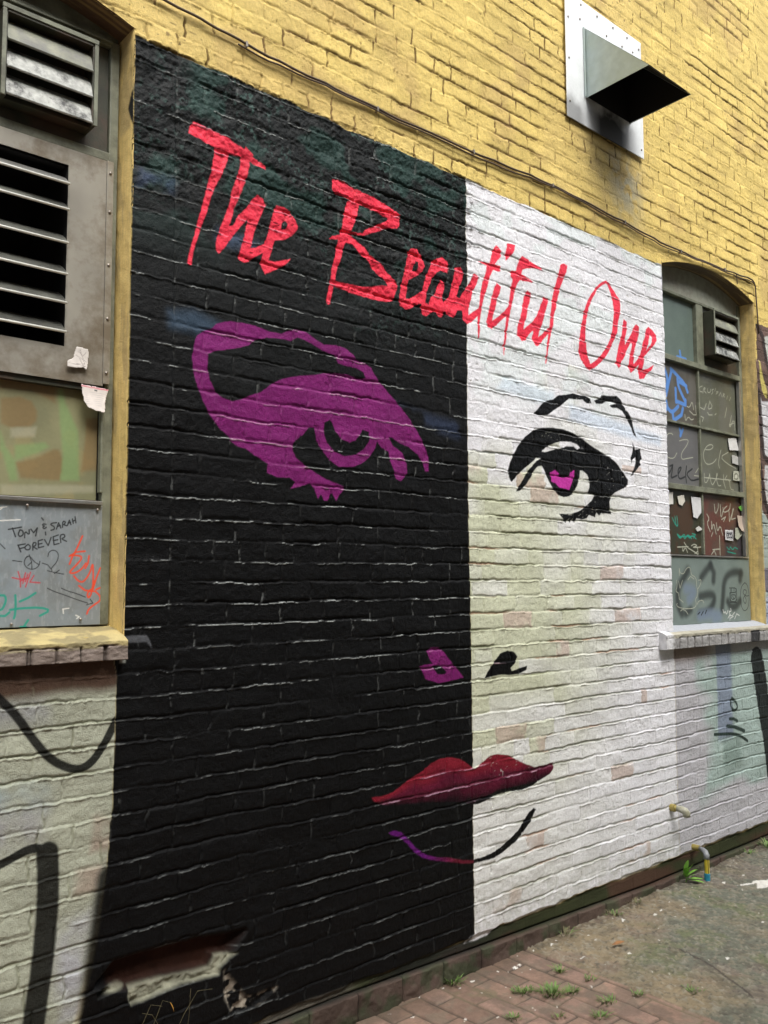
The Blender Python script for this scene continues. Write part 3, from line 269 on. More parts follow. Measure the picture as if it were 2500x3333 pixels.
D_NOTE1=[[1082,2164],[1169,2160],[1164,2142],[1157,2117],[1152,2083],[1126,2086],[1101,2093],[1091,2110],[1084,2136]]
D_SCRAP1=[[1064,2275],[1098,2274],[1104,2259],[1095,2207],[1087,2212],[1036,2208],[1036,2227],[1054,2238]]
D_GRN=[["brownp",[[[860,2096],[914,2108],[948,2098],[965,2071],[963,2040],[946,2024],[888,2013],[862,2024]],[[906,1913],[964,1932],[1016,1962],[1030,1964],[1045,1935],[1043,1895],[1037,1871],[923,1871]],[[1114,2068],[1189,2079],[1192,1916],[1103,1904],[1113,2017]],[[858,2159],[1016,2155],[1017,2103],[947,2131],[859,2125]]]],["greenp",[[[862,2001],[877,1958],[906,1920],[914,1862],[893,1860],[871,1935],[864,1945]],[[1025,2142],[1039,2151],[1048,2107],[1090,2027],[1096,1875],[1039,1871],[1044,1951],[1033,2044]],[[903,1965],[990,1981],[1002,1970],[975,1951],[906,1920]]]],["pale2",[[[867,1847],[1143,1864],[1144,1843],[868,1816]],[[890,2013],[964,2024],[960,1994],[891,1986]]]]]

# ------------------------------------------------------------------ palette (real-world base colours)
BLACK = np.array([.0018, .0019, .0021]); RED = np.array([.74, .036, .070]); PURPLE = np.array([.165, .014, .118])
PINKIRIS = np.array([.42, .03, .27])
WHITE = np.array([.735, .735, .765]); CREAM = np.array([.53, .55, .405]); PINKB = np.array([.50, .39, .33])
YELL = np.array([.73, .555, .18]); YDIRT = np.array([.10, .055, .015]); MOSS = np.array([.035, .04, .018])
MINT = np.array([.29, .42, .365]); BROWNB = np.array([.13, .085, .07])
ZC0, CH = 1.505, .0681          # a bed joint height and the course height
WX = [(0.13, 1.195, 1.44, 'a'), (4.267, 5.330, 1.325, 'b')]
ZSP = [3.298, 3.290]
def arch(x, k):
    x0, x1 = WX[k][:2]; t = np.clip((x-x0)/(x1-x0), 0, 1)*2-1
    return ZSP[k]+.085*(1-t*t)

# ------------------------------------------------------------------ the wall sheet: brick relief + paint
xs = np.concatenate([np.arange(-1.6, .7, .03), np.arange(.7, 2.8, .0031), np.arange(2.8, 5.6, .0048), np.arange(5.6, 8.2, .03)])
zs = np.concatenate([np.arange(-.1, 3.32, .0031), np.arange(3.32, 4.7, .0048), np.arange(4.7, 5.6, .008), np.arange(5.6, 8.0, .03)])
def snap(a, v): a[np.argmin(np.abs(a-v))] = v
for w in WX: snap(xs, w[0]); snap(xs, w[1]); snap(zs, w[2]-.03)
snap(xs, 2.712)
nx, nz = len(xs), len(zs)
X, Z = np.meshgrid(xs, zs)
# the top edge of the window openings follows the arch exactly
for k in (0, 1):
    x0, x1 = WX[k][:2]
    for i in np.nonzero((xs >= x0-1e-6) & (xs <= x1+1e-6))[0]:
        za = float(arch(xs[i], k)); j = int(np.argmin(np.abs(zs-za))); Z[j, i] = za

def relief(X, Z):
    wz = Z + (vn(X, Z, .9, .6, 11)-.5)*.012 + (vn(X, Z, .16, .10, 12)-.5)*.0065 + (vn(X, Z, .035, .03, 13)-.5)*.0062 + (vn(X, Z, .011, .02, 15)-.5)*.0034
    r = np.floor((wz-ZC0)/CH).astype(int); v = (wz-ZC0)/CH-r
    head = (r % 6 == 2)
    L = np.where(head, .106, .2085)
    off = np.where(r % 2 == 0, 0., .5)*.2085 + (hsh(r, r*0+3, 21)-.5)*.06
    wx = X + off + (vn(X, Z, .05, .02, 14)-.5)*.010 + (hsh(r, np.floor(X/.6).astype(int)*0+7, 22)-.5)*.02
    c = np.floor(wx/L).astype(int); u = wx/L-c
    j0 = (hsh(c, r, 23)-.5)*.16; j1 = (hsh(c+1, r, 23)-.5)*.16      # moved head joints
    lo = np.minimum(j0, .3); 
    cc = c + (u > 1+np.minimum(j1, 0)) * 1 - (u < np.maximum(j0, 0))*1
    # distances to joints, metres
    dl = np.abs(u-j0)*L; dr = np.abs(1+j1-u)*L
    dh = np.minimum(dl, dr)
    dv0 = v*CH; dv1 = (1-v)*CH
    dv = np.minimum(dv0, dv1)
    return r, cc, dh, dv, v, wz, head

r, cc, dh, dv, v, wz, head = relief(X, Z)
hc = (X < 1.350+(vn(X, Z, .02, .02, 16)-.5)*.004) & (X > 1.19) & (Z > 1.44) & (Z < 3.28)      # column of half bricks that closes the jamb
dc = np.abs(X-1.346+(vn(X, Z, .02, .02, 16)-.5)*.004)
dh = np.where(hc, dc, np.where((X < 1.40) & (Z > 1.44) & (Z < 3.28), dc, dh)); cc = np.where(hc, 900, cc)
rgh = fb(X, Z, .5, 31, 3)                                          # where the bricks are battered
eroded = ss(2.45, 2.9, Z+(rgh-.5)*.5)*(X < 2.75)*(Z < 3.29)*1.0
eroded = np.maximum(eroded, .5*ss(.45, .6, Z)*0)
cr = .0014+.0020*vn(X, Z, .05, .02, 32)+.0016*eroded            # half width of the crack between paint and mortar
fillb = .12+.88*ss(.38, .62, fb(X, Z, .16, 33, 3, asp=2.2))       # joints bridged by paint here and there
fillh = .42+.58*ss(.36, .56, fb(X, Z, .12, 34, 3))
dv1 = (1-v)*CH
jb = (1-ss(cr, cr+.0034, dv))*fillb; jh = (1-ss(cr*.8, cr*.8+.0032, dh))*fillh
J = np.maximum(jb, jh*.8)
JW = np.maximum((1-ss(cr, cr+.0058, dv))*fillb, .8*(1-ss(cr, cr+.0045, dh))*fillh); jbw = (1-ss(cr, cr+.0058, dv))*fillb
bid = hsh(cc, r, 41); tilt = hsh(cc, r, 42)-.5; tilt2 = hsh(cc, r, 43)-.5
edge = np.minimum(1, np.minimum(ss(0, .013, dv), .25+.75*ss(0, .011, dh)))
depth = .0042+.002*eroded
h = -depth*J - .0011*(1-edge) + (bid-.5)*.0030*edge + tilt*.0028*((v-.5)*2)*edge
h += (fb(X, Z, .055, 44, 4, asp=1.9)-.5)*(.0050+.011*eroded)
h += (fb(X, Z, .016, 45, 4, gain=.7)-.5)*(.0036+.0070*eroded)
h += (fb(X, Z, .9, 46, 2)-.5)*.016
pits = ss(.90, .95, vn(X, Z, .010, .007, 47))*ss(.6, .8, vn(X, Z, .2, .2, 48)); h -= pits*.002
# thin dribbled lip of mortar under some bed joints
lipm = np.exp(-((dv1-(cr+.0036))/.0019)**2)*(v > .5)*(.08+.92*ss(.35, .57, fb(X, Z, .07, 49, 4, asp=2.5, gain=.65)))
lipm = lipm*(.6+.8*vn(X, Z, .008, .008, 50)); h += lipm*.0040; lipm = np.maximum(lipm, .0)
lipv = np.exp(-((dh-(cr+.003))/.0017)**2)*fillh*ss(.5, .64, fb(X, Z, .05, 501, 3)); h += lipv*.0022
# smooth rendered strip beside the left jamb, and the foot of the wall
strip = (ss(1.19, 1.20, X)*(1-ss(1.345, 1.352, X)))*ss(1.4, 1.5, Z); h += strip*.002
ledge1 = 1-ss(.155+(vn(X, Z, .05, .05, 51)-.5)*.014, .163+(vn(X, Z, .05, .05, 51)-.5)*.014, Z)
lz = np.clip(.104-.028*(X-2.8), .07, .125)
ledge2 = 1-ss(-.004, .001, Z-lz+(vn(X, Z, .3, .3, 52)-.5)*.008)
flat = np.clip(ledge1-ledge2, 0, 1)
h = np.where(ledge1 > 0, h*(1-.6*flat)-.010*flat, h)
cj = np.abs(((X+.05)/.215) % 1-.5)*.215
curb = ledge2*(.009-.006*(1-ss(.002, .007, .1075-cj)))
h = h*(1-ledge2)+ (curb+(fb(X, Z, .05, 53, 4)-.5)*.014)*ledge2
gap = np.exp(-((Z-lz-.002)/.004)**2); h -= gap*.012
# hole where bricks have fallen out, low on the left
cv = Canvas(X, Z, (0, 0, 0, .6))
def field(fn, *a):
    i, m = fn(*a); f = np.zeros(nx*nz); f[i] = m; return f.reshape(nz, nx)
hole = field(cv.pmask, D_PL['hole'], .034); lip = field(cv.pmask, D_PL['lip'], .010); lip2 = field(cv.pmask, D_PL['lip2'], .008)
h = h*(1-hole)-hole*(.040+.012*fb(X, Z, .05, 61, 3))
lipall = np.maximum(lip, lip2)*(1-hole)
h = h*(1-lipall)+lipall*(-.032+.030*fb(X, Z, .03, 62, 4))
hole2 = field(cv.pmask, [(1560, 350), (1600, 300), (1640, 245), (1760, 240), (1700, 215), (1600, 200), (1560, 270)], .02)
h -= hole2*.02*(fb(X, Z, .03, 63, 3))

# ---- paint
cv.col[:] = 0
col = cv.col
def setc(mask, c, rough=None):
    m = np.clip(mask, 0, 1).ravel()[:, None]
    c = np.asarray(c, float); c = c.reshape(-1, 3) if c.ndim == 3 else c
    col[:, :3] = col[:, :3]*(1-m)+c*m
    if rough is not None: col[:, 3] = col[:, 3]*(1-m[:, 0])+rough*m[:, 0]
e3 = lambda a: a[..., None]
# yellow everywhere to start with
n_lo = fb(X, Z, .7, 71, 4); n_md = fb(X, Z, .12, 72, 4); n_hi = fb(X, Z, .02, 73, 3)
yel = YELL*e3(.80+.34*n_md+.12*(bid-.5))
yel = yel*(1-e3(.35*ss(.55, .75, n_lo)))+np.array([.60, .44, .19])*e3(.35*ss(.55, .75, n_lo))
setc(np.ones_like(X), yel, .62)
dirtJ = ss(.15, .7, JW)*ss(.33, .53, fb(X, Z, .09, 74, 4, asp=2))
setc(dirtJ*.92, YDIRT, .8)
setc(pits*.7, YDIRT)
smear = np.exp(-dv/.012)*ss(.44, .66, fb(X, Z, .42, 751, 4))*ss(.3, .55, fb(X, Z, .05, 752, 4, asp=2)); setc(smear*.5, (.25, .165, .06))
# grime band along the cable and soot under the hood
band = np.exp(-((Z-(3.40+.03*np.sin(X*2)))/.05)**2)*ss(.35, .7, fb(X, Z, .18, 75, 4, asp=3))
setc(band*.22*ss(1.6, 2.6, X)*(1-ss(4.9, 5.3, X)), (.20, .125, .06))
soot = np.exp(-(((X-3.80)/.26)**2)-(((Z-3.70)/.17)**2))*ss(.3, .6, n_md+.15*n_hi)
setc(soot*.40, (.22, .17, .11))
setc(np.exp(-(((X-3.95)/.13)**2)-(((Z-3.62)/.16)**2))*.7*ss(.4, .6, fb(X, Z, .05, 76, 3)), (.38, .40, .34))
setc(ss(.62, .72, fb(X, Z, .35, 77, 4))*.30, (.38, .24, .12))
spot = ss(.90, .95, vn(X, Z, .016, .010, 78))*ss(.5, .7, vn(X, Z, .25, .25, 79)); setc(spot*.7, (.10, .06, .03))
# mural ground: black half
top_edge = 3.279+(vn(X, Z, .07, .07, 81)-.5)*.016
mural = ss(1.1935, 1.1965, X)*(1-ss(4.27, 4.275, X))*(1-ss(top_edge-.002, top_edge+.002, Z))*ss(.150, .165, Z+(vn(X, Z, .1, .1, 82)-.5)*.02)
left_edge = np.interp(Z, [0, .3, .41, .76, .92, 1.30, 1.33, 1.44, 1.46], [1.015, 1.055, 1.08, 1.160, 1.173, 1.178, 1.17, 1.17, 1.195])
mural = np.where((Z < 1.46) & (X < 2), ss(left_edge-.001, left_edge+.003+.03*(1-ss(.5, .8, Z)), X)*ss(.10, .12, Z), mural)
mural = np.where((X < 2.712) & (Z < 1.0), ss(left_edge-.001, left_edge+.003+.03*(1-ss(.5, .8, Z)), X)*ss(.140, .158, Z-.055*(1-ss(1.75, 2.0, X))*0), mural)
halfx = 2.712+(vn(X, Z, .03, .03, 83)-.5)*.004
blackh = mural*(1-ss(halfx-.002, halfx+.002, X)); whiteh = mural*ss(halfx-.002, halfx+.002, X)
upm = ss(1.9, 3.0, Z+(n_lo-.5)*.8)  # upper black is lightened in colour to carry its sheen
bk = BLACK*e3(1+.5*n_md)+np.array([.0075, .009, .009])*e3(upm)
teal = ss(.50, .62, fb(X, Z, .13, 84, 4, asp=1.3))*ss(2.55, 2.95, Z)*.8
bk = bk*(1-e3(teal))+np.array([.022, .050, .043])*e3(teal)
setc(blackh, bk, .40)
rt = .44+.25*fb(X, Z, .05, 85, 3)
col[:, 3] = np.where((blackh > .5).ravel(), rt.ravel(), col[:, 3])
# pale streaks where the roller missed the joints, with sky-lit crest lines painted in
miss_glint = ss(.32, .74, lipm)*ss(.40, .52, fb(X, Z, .05, 86, 4, asp=3.0, gain=.7))*(.3+.7*ss(.25, .5, vn(X, Z, .35, .09, 87)))
miss_glint = np.maximum(miss_glint, .22*ss(.3, .8, jh)*ss(.52, .62, fb(X, Z, .02, 88, 3)))
miss_glint = miss_glint*(.30+.70*ss(.8, 1.5, Z))
setc(miss_glint*blackh*.95, np.array([.32, .34, .33])*e3(.45+1.1*n_hi), .6)
crumb_glint = ss(.56, .70, fb(X, Z, .018, 451, 4, gain=.7))*ss(2.45, 3.0, Z+(rgh-.5)*.5)*ss(.35, .6, fb(X, Z, .12, 452, 3)); setc(crumb_glint*blackh*.75, np.array([.045, .085, .074])*e3(.5+n_hi), .5)  # teal highlights on the crumbly bumps, put into the colour
fl = ss(.88, .93, vn(X, Z, .014, .005, 89))*ss(.62, .78, vn(X, Z, .10, .05, 90)); setc(fl*blackh*.0, (.25, .27, .26), .6)
for p, c in (([(1330, 2370), (1530, 2360), (1560, 2405), (1420, 2440), (1325, 2420)], (.045, .075, .115)),
             ([(2240, 2215), (2700, 2150), (2700, 2215), (2480, 2235), (2230, 2265)], (.028, .040, .075)),
             ([(1220, 2800), (1330, 2800), (1340, 2850), (1230, 2850)], (.06, .09, .16)),
             ([(1500, 2690), (1660, 2680), (1680, 2730), (1500, 2735)], (.06, .09, .15))):
    i, m = cv.pmask(p, .05); bm_ = blackh.ravel()[i]; cv.lay(i, m*bm_*.75*ss(.35, .55, n_md.ravel()[i]), c)
i, m = cv.pmask([(1200, 1408), (1229, 1410), (1275, 1408), (1287, 1385), (1291, 1369), (1276, 1388), (1204, 1390)], .006); cv.lay(i, m*.8*blackh.ravel()[i], (.10, .105, .115)); i, m = cv.pmask([(1190, 1400), (1204, 1398), (1206, 1330), (1190, 1330)], .006); cv.lay(i, m*.7, (.42, .44, .40))
# white half: fresh white above, older cream and bare pinkish bricks showing lower down
creamy = ss(.30, .85, (2.75-Z)*.75+(fb(X, Z, .45, 91, 3)-.5)*1.0+(bid-.5)*.5)*(1-ss(3.15, 4.0, X+(n_lo-.5)*.6+(bid-.5)*.3))
creamy = creamy*ss(.10, .30, Z)*(.30+.70*ss(.75, 1.15, Z+(bid-.5)*.6+(n_lo-.5)*.4))
wh = WHITE*e3(.94+.12*n_md)
wh = wh*(1-e3(creamy))+CREAM*e3(creamy*(.92+.2*n_md))
pk = ((bid > .93) & (Z < 2.15) & (X < 4.0))*ss(.35, .6, n_md+.1*n_hi)*.75
wh = wh*(1-e3(pk))+PINKB*e3(pk)
setc(whiteh, wh, .55)
setc(whiteh*ss(.15, .8, jbw)*ss(.30, .50, fb(X, Z, .07, 92, 4, asp=2.5))*.92*(.45+.55*creamy), (.20, .21, .125))
setc(whiteh*ss(.3, .9, jb)*ss(.60, .68, fb(X, Z, .11, 93, 3, asp=3))*.65*(Z < 2.0), (.42, .24, .17))
setc(whiteh*ss(.4, .9, jb)*(Z > 2.0)*ss(.45, .6, fb(X, Z, .06, 94, 3, asp=2.5))*.5, (.30, .32, .34))
setc(whiteh*pits*.5, (.25, .24, .18)); setc(whiteh*(1-ss(.16, .42, Z+(n_md-.5)*.2))*ss(.35, .6, n_hi*.5+n_md*.5)*.4, (.33, .34, .27))
bl = ss(.52, .64, fb(X, Z, .14, 95, 3, asp=1.5))*ss(2.25, 2.5, Z)*.30; setc(whiteh*bl, (.62, .76, .72))
for p, c in (([(3420, 2330), (3900, 2290), (4200, 2280), (4210, 2330), (3700, 2375), (3420, 2400)], (.55, .66, .80)),
             ([(2900, 2400), (3300, 2370), (3300, 2440), (2950, 2460)], (.60, .72, .82))):
    i, m = cv.pmask(p, .04); cv.lay(i, m*.6*whiteh.ravel()[i], c)
# below the left window
bl1 = (1-ss(left_edge-.001, left_edge+.003+.03*(1-ss(.5, .8, Z)), X))*(X < 2)*(Z < 1.40)
gp = np.array([.37, .385, .30])*e3(.85+.3*n_md); setc(bl1, gp, .6)
for p, c, s_ in (([(700, 1180), (1010, 1185), (1020, 1240), (700, 1250)], (.22, .22, .28), .09), ([(700, 960), (980, 950), (1000, 1010), (700, 1030)], (.30, .40, .46), .08),
              ([(700, 860), (960, 850), (970, 960), (700, 970)], (.28, .27, .33), .10), ([(1110, 800), (1180, 800), (1180, 920), (1120, 900)], (.30, .20, .16), .03),
              ([(1060, 690), (1130, 690), (1150, 760), (1070, 760)], (.30, .20, .16), .03), ([(1020, 360), (1110, 360), (1110, 640), (1020, 620)], (.40, .40, .48), .07)):
    i, m = cv.pmask(p, s_); cv.lay(i, m*bl1.ravel()[i]*.6*ss(.25, .6, n_md.ravel()[i]), c)
setc(bl1*(1-ss(1.20, 1.29, 0*Z+2.50-Z))*0, (0, 0, 0))
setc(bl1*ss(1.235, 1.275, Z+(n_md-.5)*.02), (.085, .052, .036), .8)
setc(bl1*ss(.3, .8, J)*.45, (.22, .23, .15))
# below and right of the right window
br = ss(4.262, 4.28, X)*(Z < 1.36)*1.0
lav = np.array([.46, .455, .48])*e3(.9+.2*n_md); setc(br*ss(.14, .17, Z), lav, .6)
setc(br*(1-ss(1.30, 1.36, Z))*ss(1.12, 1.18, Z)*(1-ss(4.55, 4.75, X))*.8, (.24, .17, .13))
mint = br*ss(4.44, 4.66, X+(vn(X, Z, .12, .09, 96)-.5)*.25)*ss(.38, .48, Z+(vn(X, Z, .2, .1, 97)-.5)*.16)*(1-ss(1.14, 1.18, Z)); setc(mint*.68, MINT*e3(.85+.3*n_md))
bstripe = br*ss(4.70, 4.72, X)*(1-ss(4.86, 4.90, X))*ss(.66, .72, Z); setc(bstripe*.8, (.20, .235, .33))
setc(br*ss(4.74, 4.78, X)*(1-ss(4.92, 5.0, X))*ss(.45, .6, Z)*(1-ss(.64, .72, Z))*.6, (.14, .20, .17))
# bare brick with a big tag to the right of the right window
rb = ss(5.345+(vn(X, Z, .03, .03, 98)-.5)*.012, 5.35+(vn(X, Z, .03, .03, 98)-.5)*.012, X-.0*Z)*(Z < 3.17+(n_md-.5)*.02)*(Z > 2.93) 
rb = np.maximum(rb, ss(5.29, 5.30, X+(vn(X, Z, .04, .04, 99)-.5)*.02)*(Z <= 2.94)*(Z > 1.30)*1.0)
setc(rb, BROWNB*e3(.7+.7*bid), .8)
for p, c in (([(5460, 3100), (5700, 3180), (5700, 2820), (5520, 2900), (5480, 3000)], (.50, .52, .47)), ([(5363, 2938), (5380, 2935), (5420, 2850), (5470, 2760), (5466, 2710), (5440, 2712), (5400, 2755)], (.50, .43, .13)),
             ([(5368, 2725), (5395, 2680), (5470, 2690), (5900, 2700), (5900, 2330), (5400, 2340), (5385, 2500)], (.55, .55, .56)), ([(5380, 2200), (5400, 2280), (5900, 2280), (5900, 1900), (5460, 1980), (5400, 2080)], (.50, .50, .49)),
             ([(5280, 2130), (5340, 2000), (5460, 1900), (5900, 1850), (5900, 1300), (5280, 1300)], (.33, .38, .34)), ([(5290, 1500), (5900, 1480), (5900, 1680), (5290, 1640)], (.16, .15, .18)), ([(5290, 1300), (5900, 1300), (5900, 1480), (5290, 1470)], (.36, .40, .44))):
    i, m = cv.pmask(p, .012); cv.lay(i, m*rb.ravel()[i], c)
# foot of the wall: mossy strip and curb bricks
foot = 1-ss(.148, .162, Z+(vn(X, Z, .1, .1, 82)-.5)*.02)
ft = MOSS*e3(.7+.7*n_md)
ft = ft*(1-e3(ss(.5, .6, fb(X, Z, .2, 101, 3, asp=3))*.7))+np.array([.085, .04, .03])*e3(ss(.5, .6, fb(X, Z, .2, 101, 3, asp=3))*.7)
dk = (1-ss(2.6, 3.1, X))*ss(2.1, 2.3, X)
ft = ft*(1-e3(dk*.7))+np.array([.018, .019, .02])*e3(dk*.7)
gy = (1-ss(2.0, 2.15, X))*.8; ft = ft*(1-e3(gy))+np.array([.11, .10, .085])*e3(gy*(.7+.6*n_md))
setc(foot, ft, .8)
cb = np.array([.085, .060, .048])*e3(.6+.7*n_md+.3*(hsh(np.floor((X+.05)/.215).astype(int), X.astype(int)*0, 102)-.5))
mo = ss(.42, .60, fb(X, Z, .1, 103, 4)); cb = cb*(1-e3(mo*.7))+np.array([.05, .065, .035])*e3(mo*.7)
cb = cb*(1-.6*e3((1-ss(.001, .004, .1075-cj))))
setc(ledge2, cb, .85); setc(gap*.9, (.012, .012, .01))
# fresh white drips over the ledge at the middle line
i, m = cv.pmask([(2690, 165), (2860, 165), (2800, 140), (2700, 138), (2660, 142)], .01); cv.lay(i, m*.9*ss(.35, .5, n_md.ravel()[i]), WHITE)
# the hole: dark red brick inside, pale broken mortar lip
setc(hole, np.array([.026, .010, .006])*e3(.5+1.2*n_md), .85)
setc(lipall, np.array([.27, .27, .20])*e3(.30+.7*n_md+.6*n_hi), .85)
setc(hole2*ss(.5, .6, n_hi)*.8, (.34, .30, .24), .85)

# ---- the artwork
part_id = np.zeros(nx*nz, np.int16); PARTS = []
def art(name, key, colr, rough=.38, label=None, soft=.004, group=None):
    polys, holes = D_SH[key]
    M = np.zeros(nx*nz)
    for p in polys: i, m = cv.pmask(p, soft); M[i] = np.maximum(M[i], m)
    for p in holes: i, m = cv.pmask(p, soft); M[i] = np.minimum(M[i], 1-m)
    ms = np.maximum(miss_glint.ravel()*.30, pits.ravel()*.8); hl = (lipm.ravel()*ss(.40, .55, fb(X, Z, .05, 86, 4, asp=3.0, gain=.7)).ravel())
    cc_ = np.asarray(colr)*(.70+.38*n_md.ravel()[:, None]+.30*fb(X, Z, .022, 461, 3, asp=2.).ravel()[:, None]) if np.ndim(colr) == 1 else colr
    if name in ('painted_letter', 'painted_eye', 'painted_lips', 'painted_nostril') and key != 'eyeR': cc_ = cc_*(1-.62*hl[:, None])+np.array([.75, .45, .60])*(.62*hl[:, None])  # glossy highlights along joint crests tinted into the paint colour
    mm = (M*(1-ms))[:, None]
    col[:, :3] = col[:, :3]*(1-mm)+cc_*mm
    col[:, 3] = col[:, 3]*(1-M)+rough*M
    PARTS.append((name, label)); part_id[M > .5] = len(PARTS)
    return M
nm = ['T', 'h', 'e', 'B', 'e2', 'a', 'u', 't', 'i', 'F', 'u2', 'l', 'O', 'n', 'e3']
say = ['T of The', 'h of The', 'e ending The', 'B of Beautiful', 'e of Beautiful', 'a of Beautiful', 'first u of Beautiful', 't of Beautiful', 'i of Beautiful', 'F of Beautiful', 'second u of Beautiful', 'l ending Beautiful', 'O of One', 'n of One', 'e ending One']
for k, s_ in zip(nm, say): art('painted_letter', k, RED, .40, 'red brushed letter '+s_)
art('painted_eye', 'eyeL', PURPLE, .36, 'purple eye and brow painted on the black half')
art('painted_eye', 'eyeR', BLACK*1.2, .36, 'black lidded eye painted on the white half')
art('painted_iris', 'iris', PINKIRIS, .36)
art('painted_eyebrow', 'browR', BLACK*1.3, .36)
art('painted_nostril', 'nosL', PURPLE*.9, .36, 'purple nostril on the black half')
art('painted_nostril', 'nosR', BLACK*1.3, .36, 'black nostril on the white half')
zz = Z.ravel(); xx = X.ravel()
lz0 = np.interp(xx, [2.1, 2.25, 2.55, 2.7, 2.85, 3.0, 3.15, 3.24], [.735, .742, .705, .677, .682, .688, .700, .70]); lz1 = np.interp(xx, [2.1, 2.25, 2.4, 2.55, 2.7, 2.85, 3.0, 3.24], [.765, .786, .836, .877, .845, .853, .815, .80])
tl = np.clip((zz-lz0)/(lz1-lz0)+(n_md.ravel()-.5)*.5, 0, 1)[:, None]
lipc = np.array([.010, .003, .006])*(1-ss(0, .45, tl))+np.array([.085, .007, .022])*(ss(0, .45, tl)-ss(.5, .9, tl))+np.array([.19, .012, .024])*ss(.5, .9, tl)
lipc = lipc*(.8+.4*n_md.ravel()[:, None])
art('painted_lips', 'lips', lipc, .36, 'dark red lips across the middle line')
Ml = art('painted_lip_shadow', 'lipshadow', BLACK*1.5, .36)
tc_ = ss(2.40, 2.62, xx)[:, None]
art('painted_chin_line', 'chinL', np.array([.10, .008, .13])*(1-tc_)+np.array([.10, .008, .02])*tc_, .38, 'purple chin line on the black half')
art('painted_chin_line', 'chinR', BLACK*1.3, .38, 'black chin line on the white half')
NART = len(PARTS)
def graf(names, label, colr=BLACK*1.3, cond=None):
    M = np.zeros(nx*nz)
    for nme in names:
        p, r_, sf = D_ST[nme]; i, m = cv.smask(p, r_/1000., sf/1000.); M[i] = np.maximum(M[i], m)
    if cond is not None: M *= cond.ravel()
    mm = (M*.95)[:, None]; col[:, :3] = col[:, :3]*(1-mm)+colr*mm; col[:, 3] = col[:, 3]*(1-M)+.5*M
    PARTS.append(('graffiti', label)); part_id[M > .5] = len(PARTS)
graf(['gl1'], 'black sprayed curve under the left window', cond=bl1)
graf(['gl2', 'gl3'], 'thick black sprayed hook below the left window', cond=bl1)
graf(['gl4'], 'blurred black overspray beside the black half', cond=bl1+mural)
graf(['gr1'], 'thick black sprayed bar under the right window')
graf(['o', 'i1', 'i2', 'j'], 'small dark green marker letters under the right window', colr=np.array([.015, .03, .022]))
p, r_, sf = D_ST['o']
# tag outlines on the bare brick
for q in ([(5350, 3160), (5440, 3100), (5470, 2980), (5500, 2880), (5700, 2830)], [(5355, 2740), (5368, 2600), (5378, 2400), (5400, 2320), (5500, 2300), (5900, 2290)], [(5340, 2270), (5350, 2150), (5390, 2040), (5450, 1960), (5700, 1900)]):
    i, m = cv.smask(q, .022, .006); cv.lay(i, m*rb.ravel()[i]*.9, (.035, .025, .022), .6)

# ---- build the meshes of the building
M_WALL = painted('painted_brick', bump=.8, fine=240., dist=.0030, var=.14, spec=.15)
P = np.stack([X, -h, Z], -1)
xc = .5*(xs[1:]+xs[:-1])[None, :]; zc = .5*(zs[1:]+zs[:-1])[:, None]
zbl = Z[:-1, :-1]; zbr = Z[:-1, 1:]
open_ = np.zeros((nz-1, nx-1), bool)
for k in (0, 1):
    x0, x1, zb = WX[k][:3]
    ztop = arch(xc, k)
    inx = (xc > x0) & (xc < x1)
    jt = np.array([int(np.argmin(np.abs(zs-float(arch(v_, k))))) for v_ in xs])
    jm = np.minimum(jt[1:], jt[:-1])[None, :]
    open_ |= inx & (zc > zb-.03) & (np.arange(nz-1)[:, None] < np.maximum(jt[1:], jt[:-1])[None, :])
bld = tag(empty('brick_building'), 'yellow painted brick building with a half black, half white face mural', 'building')
fid = part_id.reshape(nz, nx)
fid = np.maximum(np.maximum(fid[:-1, :-1], fid[1:, 1:]), 0)
ismur = (mural[:-1, :-1] > .5) & (zc > .10)
isfoot = (foot[:-1, :-1] > .5)
fid = np.where(isfoot, 0, fid)
vis = ~open_
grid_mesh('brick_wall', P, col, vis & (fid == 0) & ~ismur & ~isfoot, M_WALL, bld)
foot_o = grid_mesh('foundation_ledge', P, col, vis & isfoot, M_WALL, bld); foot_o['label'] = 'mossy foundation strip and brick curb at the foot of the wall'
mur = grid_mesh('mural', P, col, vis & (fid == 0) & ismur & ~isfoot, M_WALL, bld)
mur['label'] = 'painted mural ground, black on the left and white on the right'
for k, (nme, lab) in enumerate(PARTS):
    o = grid_mesh(nme, P, col, vis & (fid == k+1), M_WALL, mur if k < NART else bld)
    if o and lab: o['label'] = lab

# ---- window reveals, soffits
def sheet_rev(name, fn, nu, nv, base, parent, mat=None, rel=.0016, seed=5, dirtc=None, rough=.6, daub=False):
    u = np.linspace(0, 1, nu); v_ = np.linspace(0, 1, nv)
    U, V = np.meshgrid(u, v_)
    Pp = fn(U, V); n_ = fb(U*2+seed, V*.4, .03, seed, 4)
    cl = np.empty((nu*nv, 4)); cl[:, :3] = np.asarray(base)*(.8+.4*n_.ravel()[:, None]); cl[:, 3] = rough
    if dirtc is not None:
        d = ss(.5, .62, fb(U+seed, V*3, .25, seed+3, 4)).ravel()[:, None]*.6
        cl[:, :3] = cl[:, :3]*(1-d)+np.asarray(dirtc)*d
    if daub:
        d = (ss(-.012, -.004, .022-Pp[..., 1]-.5*np.abs(Pp[..., 2]-3.05)+.010*(n_-.5))*ss(2.96, 2.99, Pp[..., 2])).ravel()[:, None]; cl[:, :3] = cl[:, :3]*(1-d)+BLACK*1.5*d
    return grid_mesh(name, Pp, cl, np.ones((nv-1, nu-1), bool), mat or M_WALL, parent)
M_REV = painted('painted_reveal', bump=.6, fine=160., dist=.003)
RD = .13
